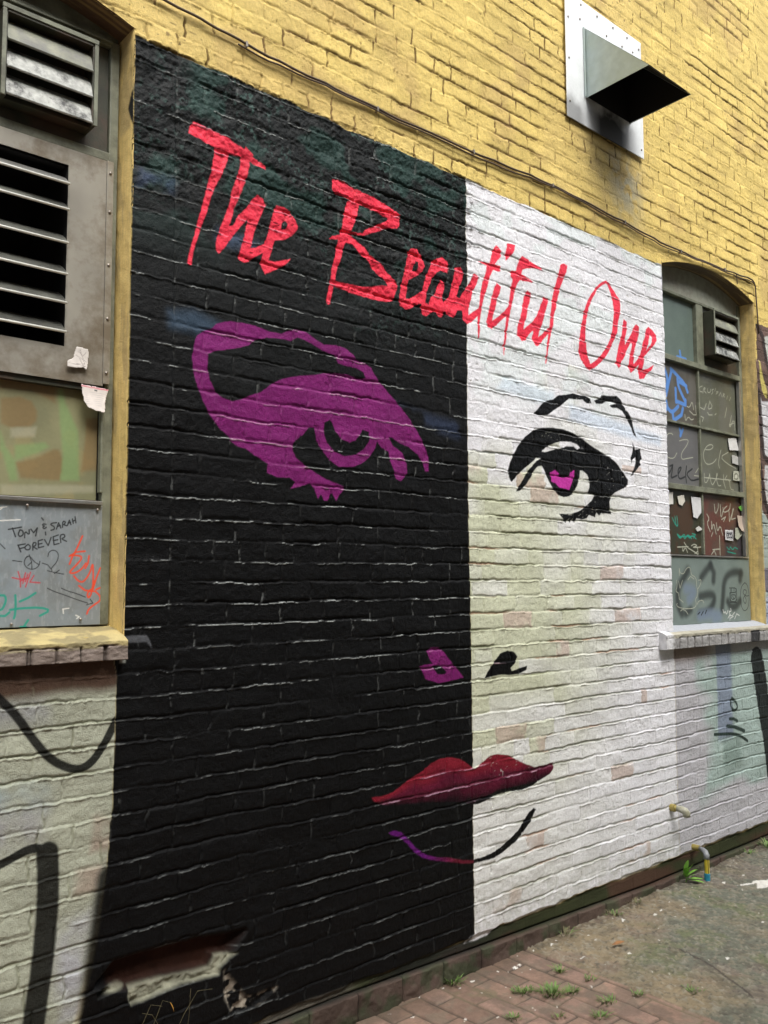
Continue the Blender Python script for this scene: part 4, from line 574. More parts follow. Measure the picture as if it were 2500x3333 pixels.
for k in (0, 1):
    x0, x1, zb = WX[k][:3]; zs_ = ZSP[k]
    def jamb(xx_, sgn):
        def fn(U, V):
            zz_ = zb-.03+V*(zs_-zb+.042); yy = -.004+U*(RD+.004)
            return np.stack([xx_+sgn*((fb(yy*1.0, zz_, .06, 7, 3)-.5)*.006+.004*np.exp(-U*30)), yy, zz_], -1)
        return fn
    sheet_rev('window_reveal', jamb(x1, 1), 24, 420, YELL*np.array([1.08, 1.05, 1.2]), bld, M_REV, seed=11+k, dirtc=(.48, .36, .17), daub=(k == 0))
    sheet_rev('window_reveal', jamb(x0, -1), 24, 420, (YELL if k == 0 else WHITE), bld, M_REV, seed=21+k, dirtc=(.45, .33, .16))
    def soff(U, V):
        xx_ = x0-.006+U*(x1-x0+.012); yy = -.004+V*(RD+.004)
        return np.stack([xx_, yy, arch(xx_, k)+(fb(xx_, yy, .04, 9, 3)-.5)*.004+.002], -1)
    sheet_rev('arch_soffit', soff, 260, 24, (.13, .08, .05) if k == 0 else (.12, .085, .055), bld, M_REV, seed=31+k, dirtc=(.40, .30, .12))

# ------------------------------------------------------------------ windows
M_FR = plain('olive_frame_paint', (.185, .195, .140), .55, var=.2, scale=25, dirt=(.045, .045, .03), dscale=9, damt=.6, bump=.3)
M_FRD = plain('dark_olive_frame', (.035, .038, .024), .5, var=.3, scale=18, dirt=(.10, .05, .035), dscale=7, damt=.5, bump=.3)
M_ALU = plain('weathered_aluminium', (.42, .42, .40), .34, metal=.75, var=.12, scale=14, dirt=(.20, .16, .12), dscale=4, damt=.45, bump=.1)
M_SHEET = plain('grey_tan_sheet_metal', (.37, .35, .30), .32, metal=.3, var=.14, scale=6, dirt=(.19, .155, .11), dscale=5, damt=.9, bump=.08, bscale=40)
M_GALV = plain('galvanised_steel', (.37, .44, .425), .5, metal=.15, var=.10, scale=22, dirt=(.34, .40, .33), dscale=5, damt=.5, bump=.06)
M_BLK = plain('dark_interior', (.006, .006, .006), .9, var=.2, scale=10)
M_CLEAN = plain('olive_vent_paint', (.22, .225, .16), .5, var=.3, scale=14, dirt=(.10, .10, .10), dscale=12, damt=.7)
M_PEEL = plain('peeling_vent_paint', (.38, .39, .36), .55, var=.25, scale=60, dirt=(.035, .036, .034), dscale=17, damt=1., bump=.5, bscale=90)
M_SCREW = plain('screw_steel', (.30, .27, .24), .4, metal=.8)
M_LIP = plain('bright_rolled_edge', (.74, .74, .68), .35, metal=.1, var=.1)
M_RUST = plain('rusty_grille', (.30, .12, .05), .7, metal=.2)
M_PAINTED = painted('painted_panel', bump=.12, fine=200., dist=.0006, var=.06)
M_GLASSP = painted('grimy_painted_glass', bump=.05, fine=60., dist=.0006, var=.06)
KEY = {'ink': (.012, .014, .016), 'red': (.72, .07, .025), 'red2': (.50, .05, .07), 'teal': (.02, .30, .22), 'white': (.70, .70, .66), 'pale': (.42, .43, .34), 'spray': (.028, .035, .034),
       'panelblue': (.17, .22, .28), 'blue': (.09, .24, .60), 'brownp': (.21, .125, .05), 'greenp': (.20, .33, .13), 'pale2': (.36, .35, .25)}
def panel(name, x0, x1, z0, z1, y, step, base, rough, mat, parent, strokes=(), polys=(), soft=.0022, thick=.0, paintfn=None, mask=None):
    xa = np.linspace(x0, x1, int((x1-x0)/step)+1); za = np.linspace(z0, z1, int((z1-z0)/step)+1)
    XX, ZZ = np.meshgrid(xa, za); c_v = Canvas(XX, ZZ, (*base, rough))
    n_ = fb(XX, ZZ, .09, 201, 4).ravel(); c_v.col[:, :3] *= (.84+.32*n_)[:, None]
    if paintfn: paintfn(c_v, XX, ZZ)
    for key, pl in polys:
        for p in pl: c_v.poly(p, KEY[key], soft=.014, alpha=.62)
    for key, rr, sl_ in strokes:
        for p in sl_:
            sf = .001+rr/1000.*(1.5 if rr > 15 else .35); c_v.stroke(p, rr/1000., KEY[key], soft=sf, alpha=.95 if rr < 15 else .88, rough=.45)
    bow = (fb(XX, ZZ, .5, 203, 2)-.5)*.004*(1 if thick else .4)
    PP = np.stack([XX, y-bow, ZZ], -1)
    fm = np.ones((len(za)-1, len(xa)-1), bool)
    if mask is not None: fm &= mask(.5*(XX[1:, 1:]+XX[:-1, :-1]), .5*(ZZ[1:, 1:]+ZZ[:-1, :-1]))
    o = grid_mesh(name, PP, c_v.col, fm, mat, parent)
    if thick:
        sm = o.modifiers.new('thick', 'SOLIDIFY'); sm.thickness = thick; sm.offset = -1
    return o

def curved_slat(mb, x0, x1, yb, zt, yf, zf, t=.002, n=5, bulge=.012, lip=True):
    """a louvre blade from the back top (yb, zt) to the front bottom (yf, zf), bowed outwards, with a rolled lip"""
    pr = []
    for i in range(n+1):
        a = i/n; y = yb+(yf-yb)*a-bulge*math.sin(math.pi*a)*.6; z = zt+(zf-zt)*a+bulge*math.sin(math.pi*a)*.6
        pr.append((y, z))
    pr2 = [(y+t, z-t) for y, z in pr]
    for (a, b), (c, d) in zip(zip(pr[:-1], pr[1:]), zip(pr2[:-1], pr2[1:])):
        mb.quad((x0, a[0], a[1]), (x1, a[0], a[1]), (x1, b[0], b[1]), (x0, b[0], b[1]))
        mb.quad((x0, c[0], c[1]), (x0, d[0], d[1]), (x1, d[0], d[1]), (x1, c[0], c[1]))
    if lip: mb.tube([(x0, yf, zf), (x1, yf, zf)], .0042, 8)
    for x in (x0, x1):
        mb.quad(*[(x, y, z) for y, z in pr], *[(x, y, z) for y, z in pr2[::-1]])

def vent_box(win, x0, x1, z0, z1, yf, yb, label):
    b = MB(); t = .012
    b.box(x0, x0+t, yf, yb, z0, z1).box(x1-t, x1, yf, yb, z0, z1).box(x0+t, x1-t, yf-.002, yb, z1-t, z1).box(x0+t, x1-t, yf+.02, yb, z0, z0+t)
    b.box(x0+t, x1-t, yb-.006, yb, z0+t, z1-t)
    o = b.build('louvre_vent', M_FRD, win, bevel=.0012); o['label'] = label
    f = MB(); f.box(x0-.004, x1+.004, yf-.006, yf+.002, z1-.004, z1+.010)
    f.box(x0-.004, x0+.008, yf-.005, yf, z0, z1-.005).box(x1-.008, x1+.004, yf-.005, yf, z0, z1-.005)
    s = MB(); n = 3; hh = (z1-z0-.02)/n
    for i in range(n):
        zb_ = z0+.004+i*hh
        s = MB(); curved_slat(s, x0+t, x1-t, yf+.040, zb_+hh*1.02, yf-.003, zb_+.004, bulge=.012)
        s.build('louvre_slat', M_CLEAN if i == 2 else M_PEEL, win, smooth=False)
    f.build('vent_rim', M_FR, win, bevel=.001)

def screws(name, pts, y, parent, r=.0045):
    for (x, z) in pts:
        b = MB(); b.tube([(x, y+.002, z), (x, y-.002, z), (x, y-.0035, z)], [r, r, r*.5], 10); b.build(name, M_SCREW, parent, smooth=False)

# --- left window
x0, x1 = .13, 1.195
fr = MB()
fr.box(x0+.003, .18, .088, .16, 1.44, 3.288).box(1.160, 1.190, .086, .16, 1.44, 3.286)
fr.box(.18, 1.16, .080, .16, 3.262, 3.292)                        # head
fr.box(.18, 1.16, .082, .16, 2.885, 2.915)                        # transom rail
fr.box(.64, .68, .092, .16, 2.915, 3.262)
fr.box(1.150, 1.1595, .078, .10, 1.84, 2.16)
w1 = fr.build('window', M_FR, bld, bevel=.003); w1['label'] = 'left window with a fan shutter, louvre vent and grey sheet metal panel'
b = MB(); b.box(.685, 1.159, .098, .15, 2.915, 3.261); b.build('vent_surround', M_FRD, w1, bevel=.001)
b = MB(); b.box(.18, .64, .12, .125, 2.915, 3.261); b.build('pane', plain('dull_glass', (.10, .125, .115), .2, var=.1), w1)
# board filling the arch above the head
b = MB(); xa_ = np.linspace(.14, 1.187, 30)
for i in range(29):
    a_, c2 = xa_[i], xa_[i+1]
    b.quad((a_, .095, 3.292), (c2, .095, 3.292), (c2, .095, float(arch(c2, 0))+.004), (a_, .095, float(arch(a_, 0))+.004))
b.build('arch_board', M_FR, w1)
b = MB(); b.box(.18, 1.16, .070, .0795, 3.268, 3.276); b.build('drip_moulding', M_FR, w1, bevel=.002)
vent_box(w1, .812, 1.090, 2.955, 3.218, .030, .098, 'peeling louvre vent in the top of the left window')
b = MB(); b.box(.135, 1.192, .41, .43, 1.40, 3.40).box(.135, 1.192, .126, .13, 2.9, 3.40).box(.135, 1.192, .112, .13, 1.40, 2.15); b.build('blackout_board', M_BLK, w1)  # unseen black boards added to stop sky leaking through the window
b = MB(); b.box(.17, 1.1495, .083, .15, 2.150, 2.1755); b.build('shadow_strip', M_FRD, w1, bevel=.001)  # added dark strip standing for the shadow under the sheet metal
b = MB(); b.box(.131, .150, .13, .41, 1.40, 3.4).box(1.175, 1.194, .13, .41, 1.40, 3.4).box(.15, 1.175, .13, .41, 3.30, 3.4).box(.15, 1.175, .13, .41, 2.10, 2.13); b.build('dark_cavity', M_BLK, w1)
# sheet metal round the fan opening
ox0, ox1, oz0, oz1 = .45, 1.030, 2.272, 2.832
sh = MB(); y_ = .078
sh.box(.16, ox0, y_, y_+.003, 2.172, 2.884).box(ox1, 1.150, y_, y_+.003, 2.172, 2.884).box(ox0, ox1, y_, y_+.003, oz1, 2.884).box(ox0, ox1, y_, y_+.003, 2.172, oz0)
sh.box(.16, 1.150, y_-.004, y_-.0005, 2.168, 2.176)
sp = sh.build('sheet_metal_panel', M_SHEET, w1)
b = MB(); b.box(1.1505, 1.172, y_-.004, y_+.004, 2.176, 2.884); b.build('cover_strip', M_SHEET, w1, bevel=.001)
screws('screw', [(1.161, z) for z in (2.845, 2.72, 2.55, 2.38, 2.21)], y_-.005, w1)
b = MB(); b.box(ox0-.004, ox1+.004, y_+.0035, y_+.02, oz0-.006, oz0).box(ox0-.004, ox0, y_+.0035, .4, oz0, oz1).box(ox1, ox1+.004, y_+.0035, .4, oz0, oz1).box(ox0, ox1, .396, .4, oz0, oz1).box(ox0, ox1, y_+.02, .4, oz1, oz1+.004).box(ox0, ox1, y_+.02, .4, oz0-.004, oz0)
b.build('fan_housing', M_BLK, w1)
zsl = [2.768, 2.688, 2.585, 2.489, 2.402, 2.314]
M_BLADE = plain('shade_dark_blade', (.055, .056, .048), .45, var=.4, scale=8, dirt=(.16, .165, .14), dscale=5, damt=.5)  # blade colour darkened to hold the reflection of the dark interior
for i, z in enumerate(zsl):
    sl_ = MB(); curved_slat(sl_, ox0+.006, ox1-.004, y_+.050, z+.046, y_-.022, z-.004, bulge=.006, lip=False)
    sl_.build('shutter_blade', M_ALU if i == 0 else M_BLADE, w1)
    sl_ = MB(); sl_.tube([(ox0+.006, y_-.022, z-.004), (ox1-.004, y_-.022, z-.004)], .0042, 8); sl_.build('blade_lip', M_LIP, w1, smooth=True)
g = MB()
for i in range(9): g.box(.66+i*.022, .667+i*.022, .30, .304, oz0+.01, 2.40)
g.build('fan_grille', M_RUST, w1)
def pf1(c, XX, ZZ):
    i = np.arange(c.X.size); d = ss(.4, .7, fb(c.X, c.Z, .2, 211, 4)); c.lay(i, d*.6, (.17, .17, .10)); c.lay(i, ss(.55, .68, fb(c.X, c.Z, .06, 215, 5))*.5, (.30, .25, .12)); c.lay(i, ss(2.08, 2.17, c.Z)*.5, (.14, .10, .04))
panel('painted_pane', .185, 1.1495, 1.818, 2.168, .105, .0024, (.24, .235, .13), .35, M_GLASSP, w1, polys=D_GRN, paintfn=pf1)
b = MB(); b.box(.185, 1.158, .073, .084, 1.803, 1.8135); b.build('ledge_strip', M_ALU, w1, bevel=.001)
b = MB(); b.box(.18, 1.192, .098, .15, 1.41, 1.818); b.build('lower_rail', M_FRD, w1)
def pf2(c, XX, ZZ):
    i = np.arange(c.X.size); c.lay(i, ss(.62, 1.2, c.X+(fb(c.X, c.Z, .1, 212, 3)-.5)*.2)*.6, (.19, .195, .19)); c.lay(i, ss(.5, .7, fb(c.X, c.Z, .05, 213, 5))*.35, (.16, .16, .14)); c.lay(i, ss(.6, .7, fb(c.X, c.Z, .02, 214, 3, asp=.3))*.25, (.40, .42, .42))
lp = panel('graffiti_panel', .185, 1.162, 1.442, 1.8015, .085, .0016, (.255, .305, .335), .42, M_PAINTED, w1, strokes=D_PAN1, thick=.004, paintfn=pf2)
lp['label'] = 'blue grey metal panel scrawled with pen and red marker'
screws('screw', [(.935, 1.79), (1.145, 1.788), (.90, 1.452), (1.10, 1.46)], .080, w1, .004)

# --- sills: sloping cement cap over a row of bricks on edge
def sill(x0, x1, zt, zf, yf, parent, label, capc, brickc, hfront, cuts, paint=None):
    nu, nv = int((x1-x0)/.0045), 70
    U, V = np.meshgrid(np.linspace(x0, x1, nu), np.linspace(0, 1, nv))
    # profile: back top (y=.12) -> front edge (yf) -> down hfront -> back under
    s1, s2 = .45, .85
    yy = np.where(V < s1, .10+(yf-.10)*(V/s1), np.where(V < s2, yf, yf+(V-s2)/(1-s2)*(.01-yf)))
    zz_ = np.where(V < s1, zt+(zf-zt)*(V/s1)**1.5, np.where(V < s2, zf-(V-s1)/(s2-s1)*hfront, zf-hfront))
    n_ = fb(U, V*.2, .05, 221, 4); n2 = fb(U, V*.2, .012, 222, 3)
    jd = np.abs(((U-x0)/.072+.3*(hsh(np.floor((U-x0)/.072).astype(int), (U*0).astype(int), 5)-.5)) % 1-.5)*.072
    jn = (1-ss(.0015, .006, .036-jd))*(V > s1+.08)
    yy = yy+(.5-n_)*.010+(.5-n2)*.004+jn*.012+(np.exp(-((V-(s1+.10))/.02)**2)*.005*ss(.4, .6, n_))
    zz_ = zz_+(n_-.5)*.006*(V < s2)
    Pp = np.stack([U, yy, zz_], -1)
    c = np.empty((U.size, 4)); c[:, :3] = np.asarray(brickc)*(.7+.6*n_.ravel()[:, None]); c[:, 3] = .8
    cap = (1-ss(s1+.06, s1+.11, V+(n_-.5)*.08)).ravel()[:, None]
    c[:, :3] = c[:, :3]*(1-cap)+np.asarray(capc)*(.7+.6*fb(U, V, .08, 223, 4).ravel()[:, None])*cap
    jj = (jn*.8).ravel()[:, None]; c[:, :3] = c[:, :3]*(1-jj)+np.array([.04, .03, .025])*jj
    if paint: paint(c, U.ravel(), V.ravel())
    o = grid_mesh('window_sill', Pp, c, np.ones((nv-1, nu-1), bool), M_REV, parent, flip=True)
    # end faces
    o['label'] = label
    for e, xe in ((0, x0), (nu-1, x1)):
        pts = [tuple(Pp[k_, e]) for k_ in range(0, nv, 3)]+[(xe, .02, zf-hfront), (xe, .10, zf-hfront)]
        b = MB(); b.quad(*pts); b.build('sill_end', M_SILLE[0] if zt > 1.36 else M_SILLE[1], o)
    return o
M_SILLE = [plain('sill_end_cement', (.34, .29, .15), .8, dirt=(.12, .09, .06), dscale=25), plain('sill_end_white', (.55, .55, .56), .7)]
def sp1(c, u, v_):
    d = (ss(.40, .55, fb(u, v_*.5, .06, 231, 4))*.75*(v_ < .6))[:, None]; c[:, :3] = c[:, :3]*(1-d)+np.array([.20, .17, .09])*d
sill(-.02, 1.198, 1.438, 1.398, -.032, w1, 'left window sill, worn yellow cement over rough brown bricks', (.40, .33, .15), (.20, .16, .135), .055, None, sp1)
w2p = None

# --- right window
x0, x1 = 4.267, 5.330
fr = MB()
fr.box(4.270, 4.32, .088, .16, 1.325, 3.286).box(5.292, 5.326, .086, .16, 1.325, 3.286)
fr.box(4.32, 5.292, .084, .16, 3.196, 3.212)
fr.box(4.32, 5.292, .080, .16, 2.806, 2.836).box(4.32, 5.292, .080, .16, 2.080, 2.110)
fr.box(4.32, 5.292, .090, .16, 2.455, 2.468).box(4.792, 4.806, .092, .16, 2.110, 2.455).box(4.792, 4.806, .092, .16, 2.468, 2.806).box(4.792, 4.808, .092, .16, 1.720, 2.080)
fr.box(4.782, 4.86, .086, .16, 2.836, 3.196)
w2 = fr.build('window', M_FR, bld, bevel=.002); w2['label'] = 'right window with graffiti covered panes and a small louvre vent'
b = MB(); b.box(4.32, 5.292, .068, .0795, 1.706, 1.7145); b.build('ledge_strip', M_ALU, w2, bevel=.001)
b = MB(); b.box(5.268, 5.290, .080, .10, 2.112, 2.800).box(5.278, 5.290, .080, .10, 1.72, 2.078); b.build('sash_stile', M_ALU, w2, bevel=.001)
b = MB(); xa_ = np.linspace(4.272, 5.325, 30)
for i in range(29):
    a_, c2 = xa_[i], xa_[i+1]
    b.quad((a_, .092, 3.212), (c2, .092, 3.212), (c2, .092, float(arch(c2, 1))+.004), (a_, .092, float(arch(a_, 1))+.004))
b.build('arch_board', plain('grey_arch_board', (.33, .345, .28), .7, var=.12, scale=30, dirt=(.15, .10, .08), dscale=4, damt=.5, bump=.4), w2)
b = MB(); b.box(4.86, 5.291, .100, .15, 2.836, 3.195); b.build('vent_surround', M_FRD, w2)
vent_box(w2, 4.868, 5.168, 2.895, 3.160, .022, .100, 'small louvre vent with tilted slats in the right window')
def pf3(c, XX, ZZ):
    i = np.arange(c.X.size); c.lay(i, ss(.45, .7, fb(c.X, c.Z, .15, 241, 4))*.6, (.10, .11, .085))
panel('pane', 4.322, 4.781, 2.838, 3.194, .110, .0035, (.125, .165, .145), .25, M_GLASSP, w2, strokes=D_GLS2)
gl = []
for (a_, b_, z0_, z1_, cbase) in ((4.322, 4.791, 2.470, 2.804, (.09, .082, .065)), (4.807, 5.267, 2.470, 2.804, (.115, .12, .085)), (4.322, 4.791, 2.112, 2.453, (.12, .12, .12)), (4.807, 5.267, 2.112, 2.453, (.115, .12, .09)),
                          (4.322, 4.791, 1.718, 2.078, (.045, .045, .028)), (4.809, 5.277, 1.718, 2.078, (.10, .06, .045))):
    def pf(c, XX, ZZ, z0_=z0_, a_=a_):
        i = np.arange(c.X.size)
        if z0_ > 1.8: c.lay(i, ss(.5, .7, fb(c.X, c.Z, .12, 242, 4))*.4, (.16, .16, .15))
        else:
            c.lay(i, ss(.5, .62, fb(c.X, c.Z, .12, 243, 4))*.7, (.13, .045, .035) if a_ > 4.8 else (.075, .035, .02))
            if a_ > 4.8: c.lay(i, ss(5.05, 5.10, c.X)*(1-ss(1.80, 1.95, c.Z))*.8, (.035, .037, .045))
    panel('pane', a_, b_, z0_, z1_, .108, .0024, cbase, .3, M_GLASSP, w2, strokes=D_GLS2, paintfn=pf)
b = MB(); b.box(4.272, 5.327, .165, .18, 1.30, 3.40); b.build('blackout_board', M_BLK, w2)  # added black board, unseen behind the panes, blocks light
pn = panel('graffiti_panel', 4.285, 5.300, 1.328, 1.7045, .076, .0024, (.17, .215, .195), .45, M_PAINTED, w2, strokes=D_PAN2, thick=.004)
pn['label'] = 'grey green panel with blurred black spray letters'
def sp2(c, u, v_):
    d = (ss(5.035, 5.045, u)*(1-ss(5.145, 5.155, u))*(v_ > .50))[:, None]; c[:, :3] = c[:, :3]*(1-d)+np.array([.035, .035, .037])*d
    d = ((v_ < .36)*1.0)[:, None]; c[:, :3] = c[:, :3]*(1-d)+np.array([.34, .36, .39])*d
    d = ((1-ss(4.17, 4.22, u))*1.0)[:, None]; c[:, :3] = c[:, :3]*(1-d)+np.array([.62, .62, .63])*d
sill(4.125, 5.385, 1.330, 1.292, -.048, w2, 'right window sill, whitish bricks on edge with a painted cap', (.34, .32, .25), (.30, .295, .29), .075, None, sp2)

# ------------------------------------------------------------------ exhaust hood
hd = tag(empty('exhaust_hood', (3.77, 0, 4.1)), 'galvanised metal exhaust hood jutting from the yellow wall', 'vent hood')
def pfh(c, XX, ZZ):
    i = np.arange(c.X.size); n_ = fb(c.X, c.Z, .06, 251, 4)
    s_ = np.exp(-(((c.X-3.80)/.17)**2))*(1-ss(3.90, 4.02, c.Z+(n_-.5)*.1))
    c.lay(i, np.clip(s_*1.3, 0, .97), (.02, .02, .02), .8)
    c.lay(i, (1-ss(3.52, 3.60, c.X))*(1-ss(3.86, 3.95, c.Z+(n_-.5)*.1))*.7, (.13, .13, .13))
M_FLANGE = painted('galvanised_flange', bump=.05, fine=80, dist=.0008, var=.05)
fl_ = panel('mounting_flange', 3.428, 4.103, 3.815, 4.466, -.013, .004, (.80, .83, .84), .40, M_FLANGE, hd, thick=.003, paintfn=pfh)
b = MB()
A_, C_, B_ = (3.583, -.017, 4.325), (3.583, -.017, 3.962), (3.583, -.368, 3.974)
A2, C2, B2 = (3.967, -.017, 4.325), (3.967, -.017, 3.962), (3.967, -.366, 3.974)
t = .0025
def side(xa, xb): 
    pts = [(-.016, 4.325), (-.016, 3.962), (-.368, 3.974)]
    n = len(b.v)
    for x in (xa, xb): b.v += [(x, y, z) for y, z in pts]
    b.f += [(n, n+1, n+2), (n+3, n+5, n+4), (n, n+3, n+4, n+1), (n+1, n+4, n+5, n+2), (n+2, n+5, n+3, n)]
side(3.583, 3.5855); side(3.9645, 3.967)
b.quad((3.583, -.016, 4.327), (3.967, -.016, 4.327), (3.967, -.370, 3.974), (3.583, -.370, 3.974)); b.quad((3.583, -.016, 4.3245), (3.967, -.016, 4.3245), (3.967, -.366, 3.974), (3.583, -.366, 3.974))
b.build('hood_shell', M_GALV, hd)
b = MB(); b.box(3.587, 3.963, -.0185, -.017, 3.97, 4.30); b.build('duct_opening', M_BLK, hd)
b = MB(); b.quad((3.5862, -.018, 3.966), (3.5862, -.018, 4.318), (3.5862, -.360, 3.975)); b.quad((3.9640, -.018, 3.966), (3.9640, -.018, 4.318), (3.9640, -.360, 3.975))
b.quad((3.586, -.018, 4.321), (3.964, -.018, 4.321), (3.964, -.362, 3.975), (3.586, -.362, 3.975)); b.build('dark_lining', M_BLK, hd)  # black inner faces of the hood
for x in (3.574, 3.970): b = MB(); b.tube([(x, -.018, 4.325), (x, -.020, 3.962)], .004, 8); b.build('folded_seam', M_GALV, hd)
pts = [(3.452, z) for z in (4.43, 4.33, 4.12, 3.90)]+[(4.08, z) for z in (4.42, 4.36, 4.05, 3.86)]+[(x, 4.44) for x in (3.56, 3.70, 3.84, 3.97)]+[(3.55, 4.36), (3.92, 4.37), (3.78, 4.37), (4.02, 4.38)]
screws('screw', pts, -.014, hd, .0055)

# ------------------------------------------------------------------ cable stapled along the wall
M_CAB = plain('brown_cable', (.085, .055, .035), .6, var=.3, scale=12)
pts = [(a, b_) for a, b_ in ((.2, 3.47), (.9, 3.438), (1.308, 3.432), (1.485, 3.418), (1.735, 3.405), (1.986, 3.404), (2.313, 3.397), (2.884, 3.413), (3.184, 3.428), (3.466, 3.424), (3.884, 3.415), (4.234, 3.398), (4.623, 3.398), (5.058, 3.418), (5.27, 3.432))]
cb_ = MB()
path = []
for i in range(len(pts)-1):
    for k in range(6):
        t_ = k/6; path.append((pts[i][0]*(1-t_)+pts[i+1][0]*t_, -.014, pts[i][1]*(1-t_)+pts[i+1][1]*t_+.003*math.sin(i*2.1+k)))
path += [(5.30, -.014, 3.430), (5.325, -.014, 3.418), (5.338, -.014, 3.395), (5.345, -.014, 3.30), (5.352, -.014, 3.2), (5.360, -.013, 3.10)]
cb_.tube(path, .0045, 8)
cable = empty('wall_cable', (3.3, 0, 3.41)); tag(cable, 'thin brown cable clipped across the yellow brick above the mural', 'cable')
cb_.build('cable_run', M_CAB, cable, smooth=True)
c2 = MB(); c2.tube([(p[0], -.016+.003*math.sin(p[0]*9), p[2]-.013-.004*math.sin(p[0]*5)) for p in path[20:86]], .0032, 8); c2.build('cable_run', M_CAB, cable, smooth=True)
for x in (1.6, 2.2, 2.75, 3.3, 3.9, 4.45, 4.95):
    z = float(np.interp(x, [p[0] for p in pts], [p[1] for p in pts])); b = MB(); b.box(x-.004, x+.004, -.021, -.004, z-.012, z+.008)
    b.build('cable_clip', M_SCREW, cable, bevel=.001)
b = MB(); b.tube([(5.10, -.012, 3.42), (5.105, -.012, 3.385), (5.11, -.010, 3.36)], .003, 6); b.build('cable_end', M_CAB, cable)

# ------------------------------------------------------------------ pipes
M_BRASS = plain('yellow_brass', (.36, .29, .09), .4, metal=.4, var=.2, scale=60)
M_CRP = plain('cream_painted_pipe', (.36, .355, .28), .5, var=.25, scale=50, dirt=(.2, .19, .1), dscale=40)
M_PVC = plain('grey_pvc', (.20, .21, .22), .4, var=.1)
M_BLU = plain('teal_blue_cap', (.02, .22, .32), .45)
M_TAPE = painted('label_tape', bump=.05, var=.05)
p1 = tag(empty('pipe_stub', (4.21, 0, .40)), 'stubby cream pipe elbow low on the white wall below the right window', 'pipe')
b = MB(); b.tube([(4.205, .01, .412), (4.205, -.022, .412)], .019, 16); b.tube([(4.205, -.022, .412), (4.206, -.030, .412)], [.016, .014], 16); b.build('collar', M_BRASS, p1, smooth=False)
b = MB(); b.tube([(4.206, -.028, .412), (4.214, -.050, .410), (4.222, -.066, .403), (4.226, -.072, .390), (4.227, -.073, .374)], [.014, .017, .019, .0195, .018], 16); b.build('elbow', M_CRP, p1, smooth=True)
p2 = tag(empty('drain_pipe', (4.33, 0, .03)), 'short pipe with black and yellow label tape and a blue foot beside the leafy weed', 'pipe')
b = MB(); b.tube([(4.402, .01, .178), (4.400, -.040, .178)], .015, 16); b.build('collar', M_BRASS, p2, smooth=False)
b = MB(); b.tube([(4.399, -.040, .178), (4.386, -.066, .180), (4.370, -.088, .176), (4.362, -.099, .163), (4.360, -.100, .145)], [.011, .012, .0145, .0150, .0150], 16); b.build('elbow', M_PVC, p2, smooth=True)
nu, nv = 48, 90
U, V = np.meshgrid(np.linspace(0, 2*math.pi, nu), np.linspace(0, 1, nv))
rr = .0125; zz_ = .075+V*.070
Pp = np.stack([4.360+rr*np.cos(U), -.100+rr*np.sin(U), zz_], -1)
c = np.empty((nu*nv, 4)); c[:] = (.60, .47, .04, .4)
band_ = ((np.cos(U*3) > .80)).ravel() | ((np.cos(U*3) < -.2) & (np.sin(V*95+np.floor(U*2)) > .35) & (np.cos(U*3) > -.95)).ravel()
c[band_, :3] = (.03, .03, .02)
tp = grid_mesh('label_tape', Pp, c, np.ones((nv-1, nu-1), bool), M_TAPE, p2)
b = MB(); b.tube([(4.360, -.100, .15), (4.360, -.100, .05)], .0118, 16); b.build('pipe_body', M_PVC, p2, smooth=False)
b = MB(); b.tube([(4.360, -.100, .0745), (4.360, -.100, .028)], .0150, 16); b.build('foot_cap', M_BLU, p2, bevel=.002)

# ------------------------------------------------------------------ papers and stickers
M_PAPER = painted('paper', bump=.2, fine=90, dist=.0012, var=.05, spec=.25)
def paper(name, pts, y, base, label, cat, group=None, curl=.01, paintfn=None, step=.0022):
    q = np.array(pts)/1000.; x0, z0 = q.min(0); x1, z1 = q.max(0)
    xa = np.arange(x0-.002, x1+.003, step); za = np.arange(z0-.002, z1+.003, step)
    XX, ZZ = np.meshgrid(xa, za); cq = Canvas(XX, ZZ, (*base, .75))
    cq.col[:, :3] *= (.92+.16*fb(XX, ZZ, .02, 261, 3).ravel())[:, None]
    if paintfn: paintfn(cq)
    i, m = cq.pmask(pts, .001); f = np.zeros(XX.size); f[i] = m; f = f.reshape(XX.shape)
    t_ = (z1-ZZ)/(z1-z0)
    PP = np.stack([XX, y-.0015-curl*np.clip(t_, 0, 1)**2-.002*(fb(XX, ZZ, .03, 262, 3)), ZZ], -1)
    fm = .25*(f[1:, 1:]+f[:-1, :-1]+f[1:, :-1]+f[:-1, 1:]) > .5
    PP[..., 0] -= (x0+x1)/2; PP[..., 2] -= (z0+z1)/2
    o = grid_mesh(name, PP, cq.col, fm, M_PAPER); o.location = ((x0+x1)/2, 0, (z0+z1)/2)
    sm = o.modifiers.new('thick', 'SOLIDIFY'); sm.thickness = .0006; sm.offset = 1
    return tag(o, label, cat, group)
def note_p(c):
    x0, z1 = 1.082, 2.164
    c.poly([(1080, 2170), (1172, 2167), (1172, 2154), (1080, 2157)], (.60, .20, .24), soft=.002)
    c.poly([(1080, 2166.5), (1172, 2163.5), (1172, 2158.5), (1080, 2161.5)], (.72, .62, .60), soft=.001)
    for k in range(7): c.stroke([(1092+k, 2144-k*6.5), (1155-k*2, 2142-k*6.5)], .0007, (.42, .40, .40), soft=.001, alpha=.6)
    c.poly([(1122, 2153), (1131, 2152), (1131, 2147), (1122, 2148)], (.12, .12, .12), soft=.001)
paper('paper_notice', D_NOTE1, .074, (.66, .61, .57), 'pale paper notice with a red top line hanging on the painted left window pane', 'notice', curl=.014, paintfn=note_p)
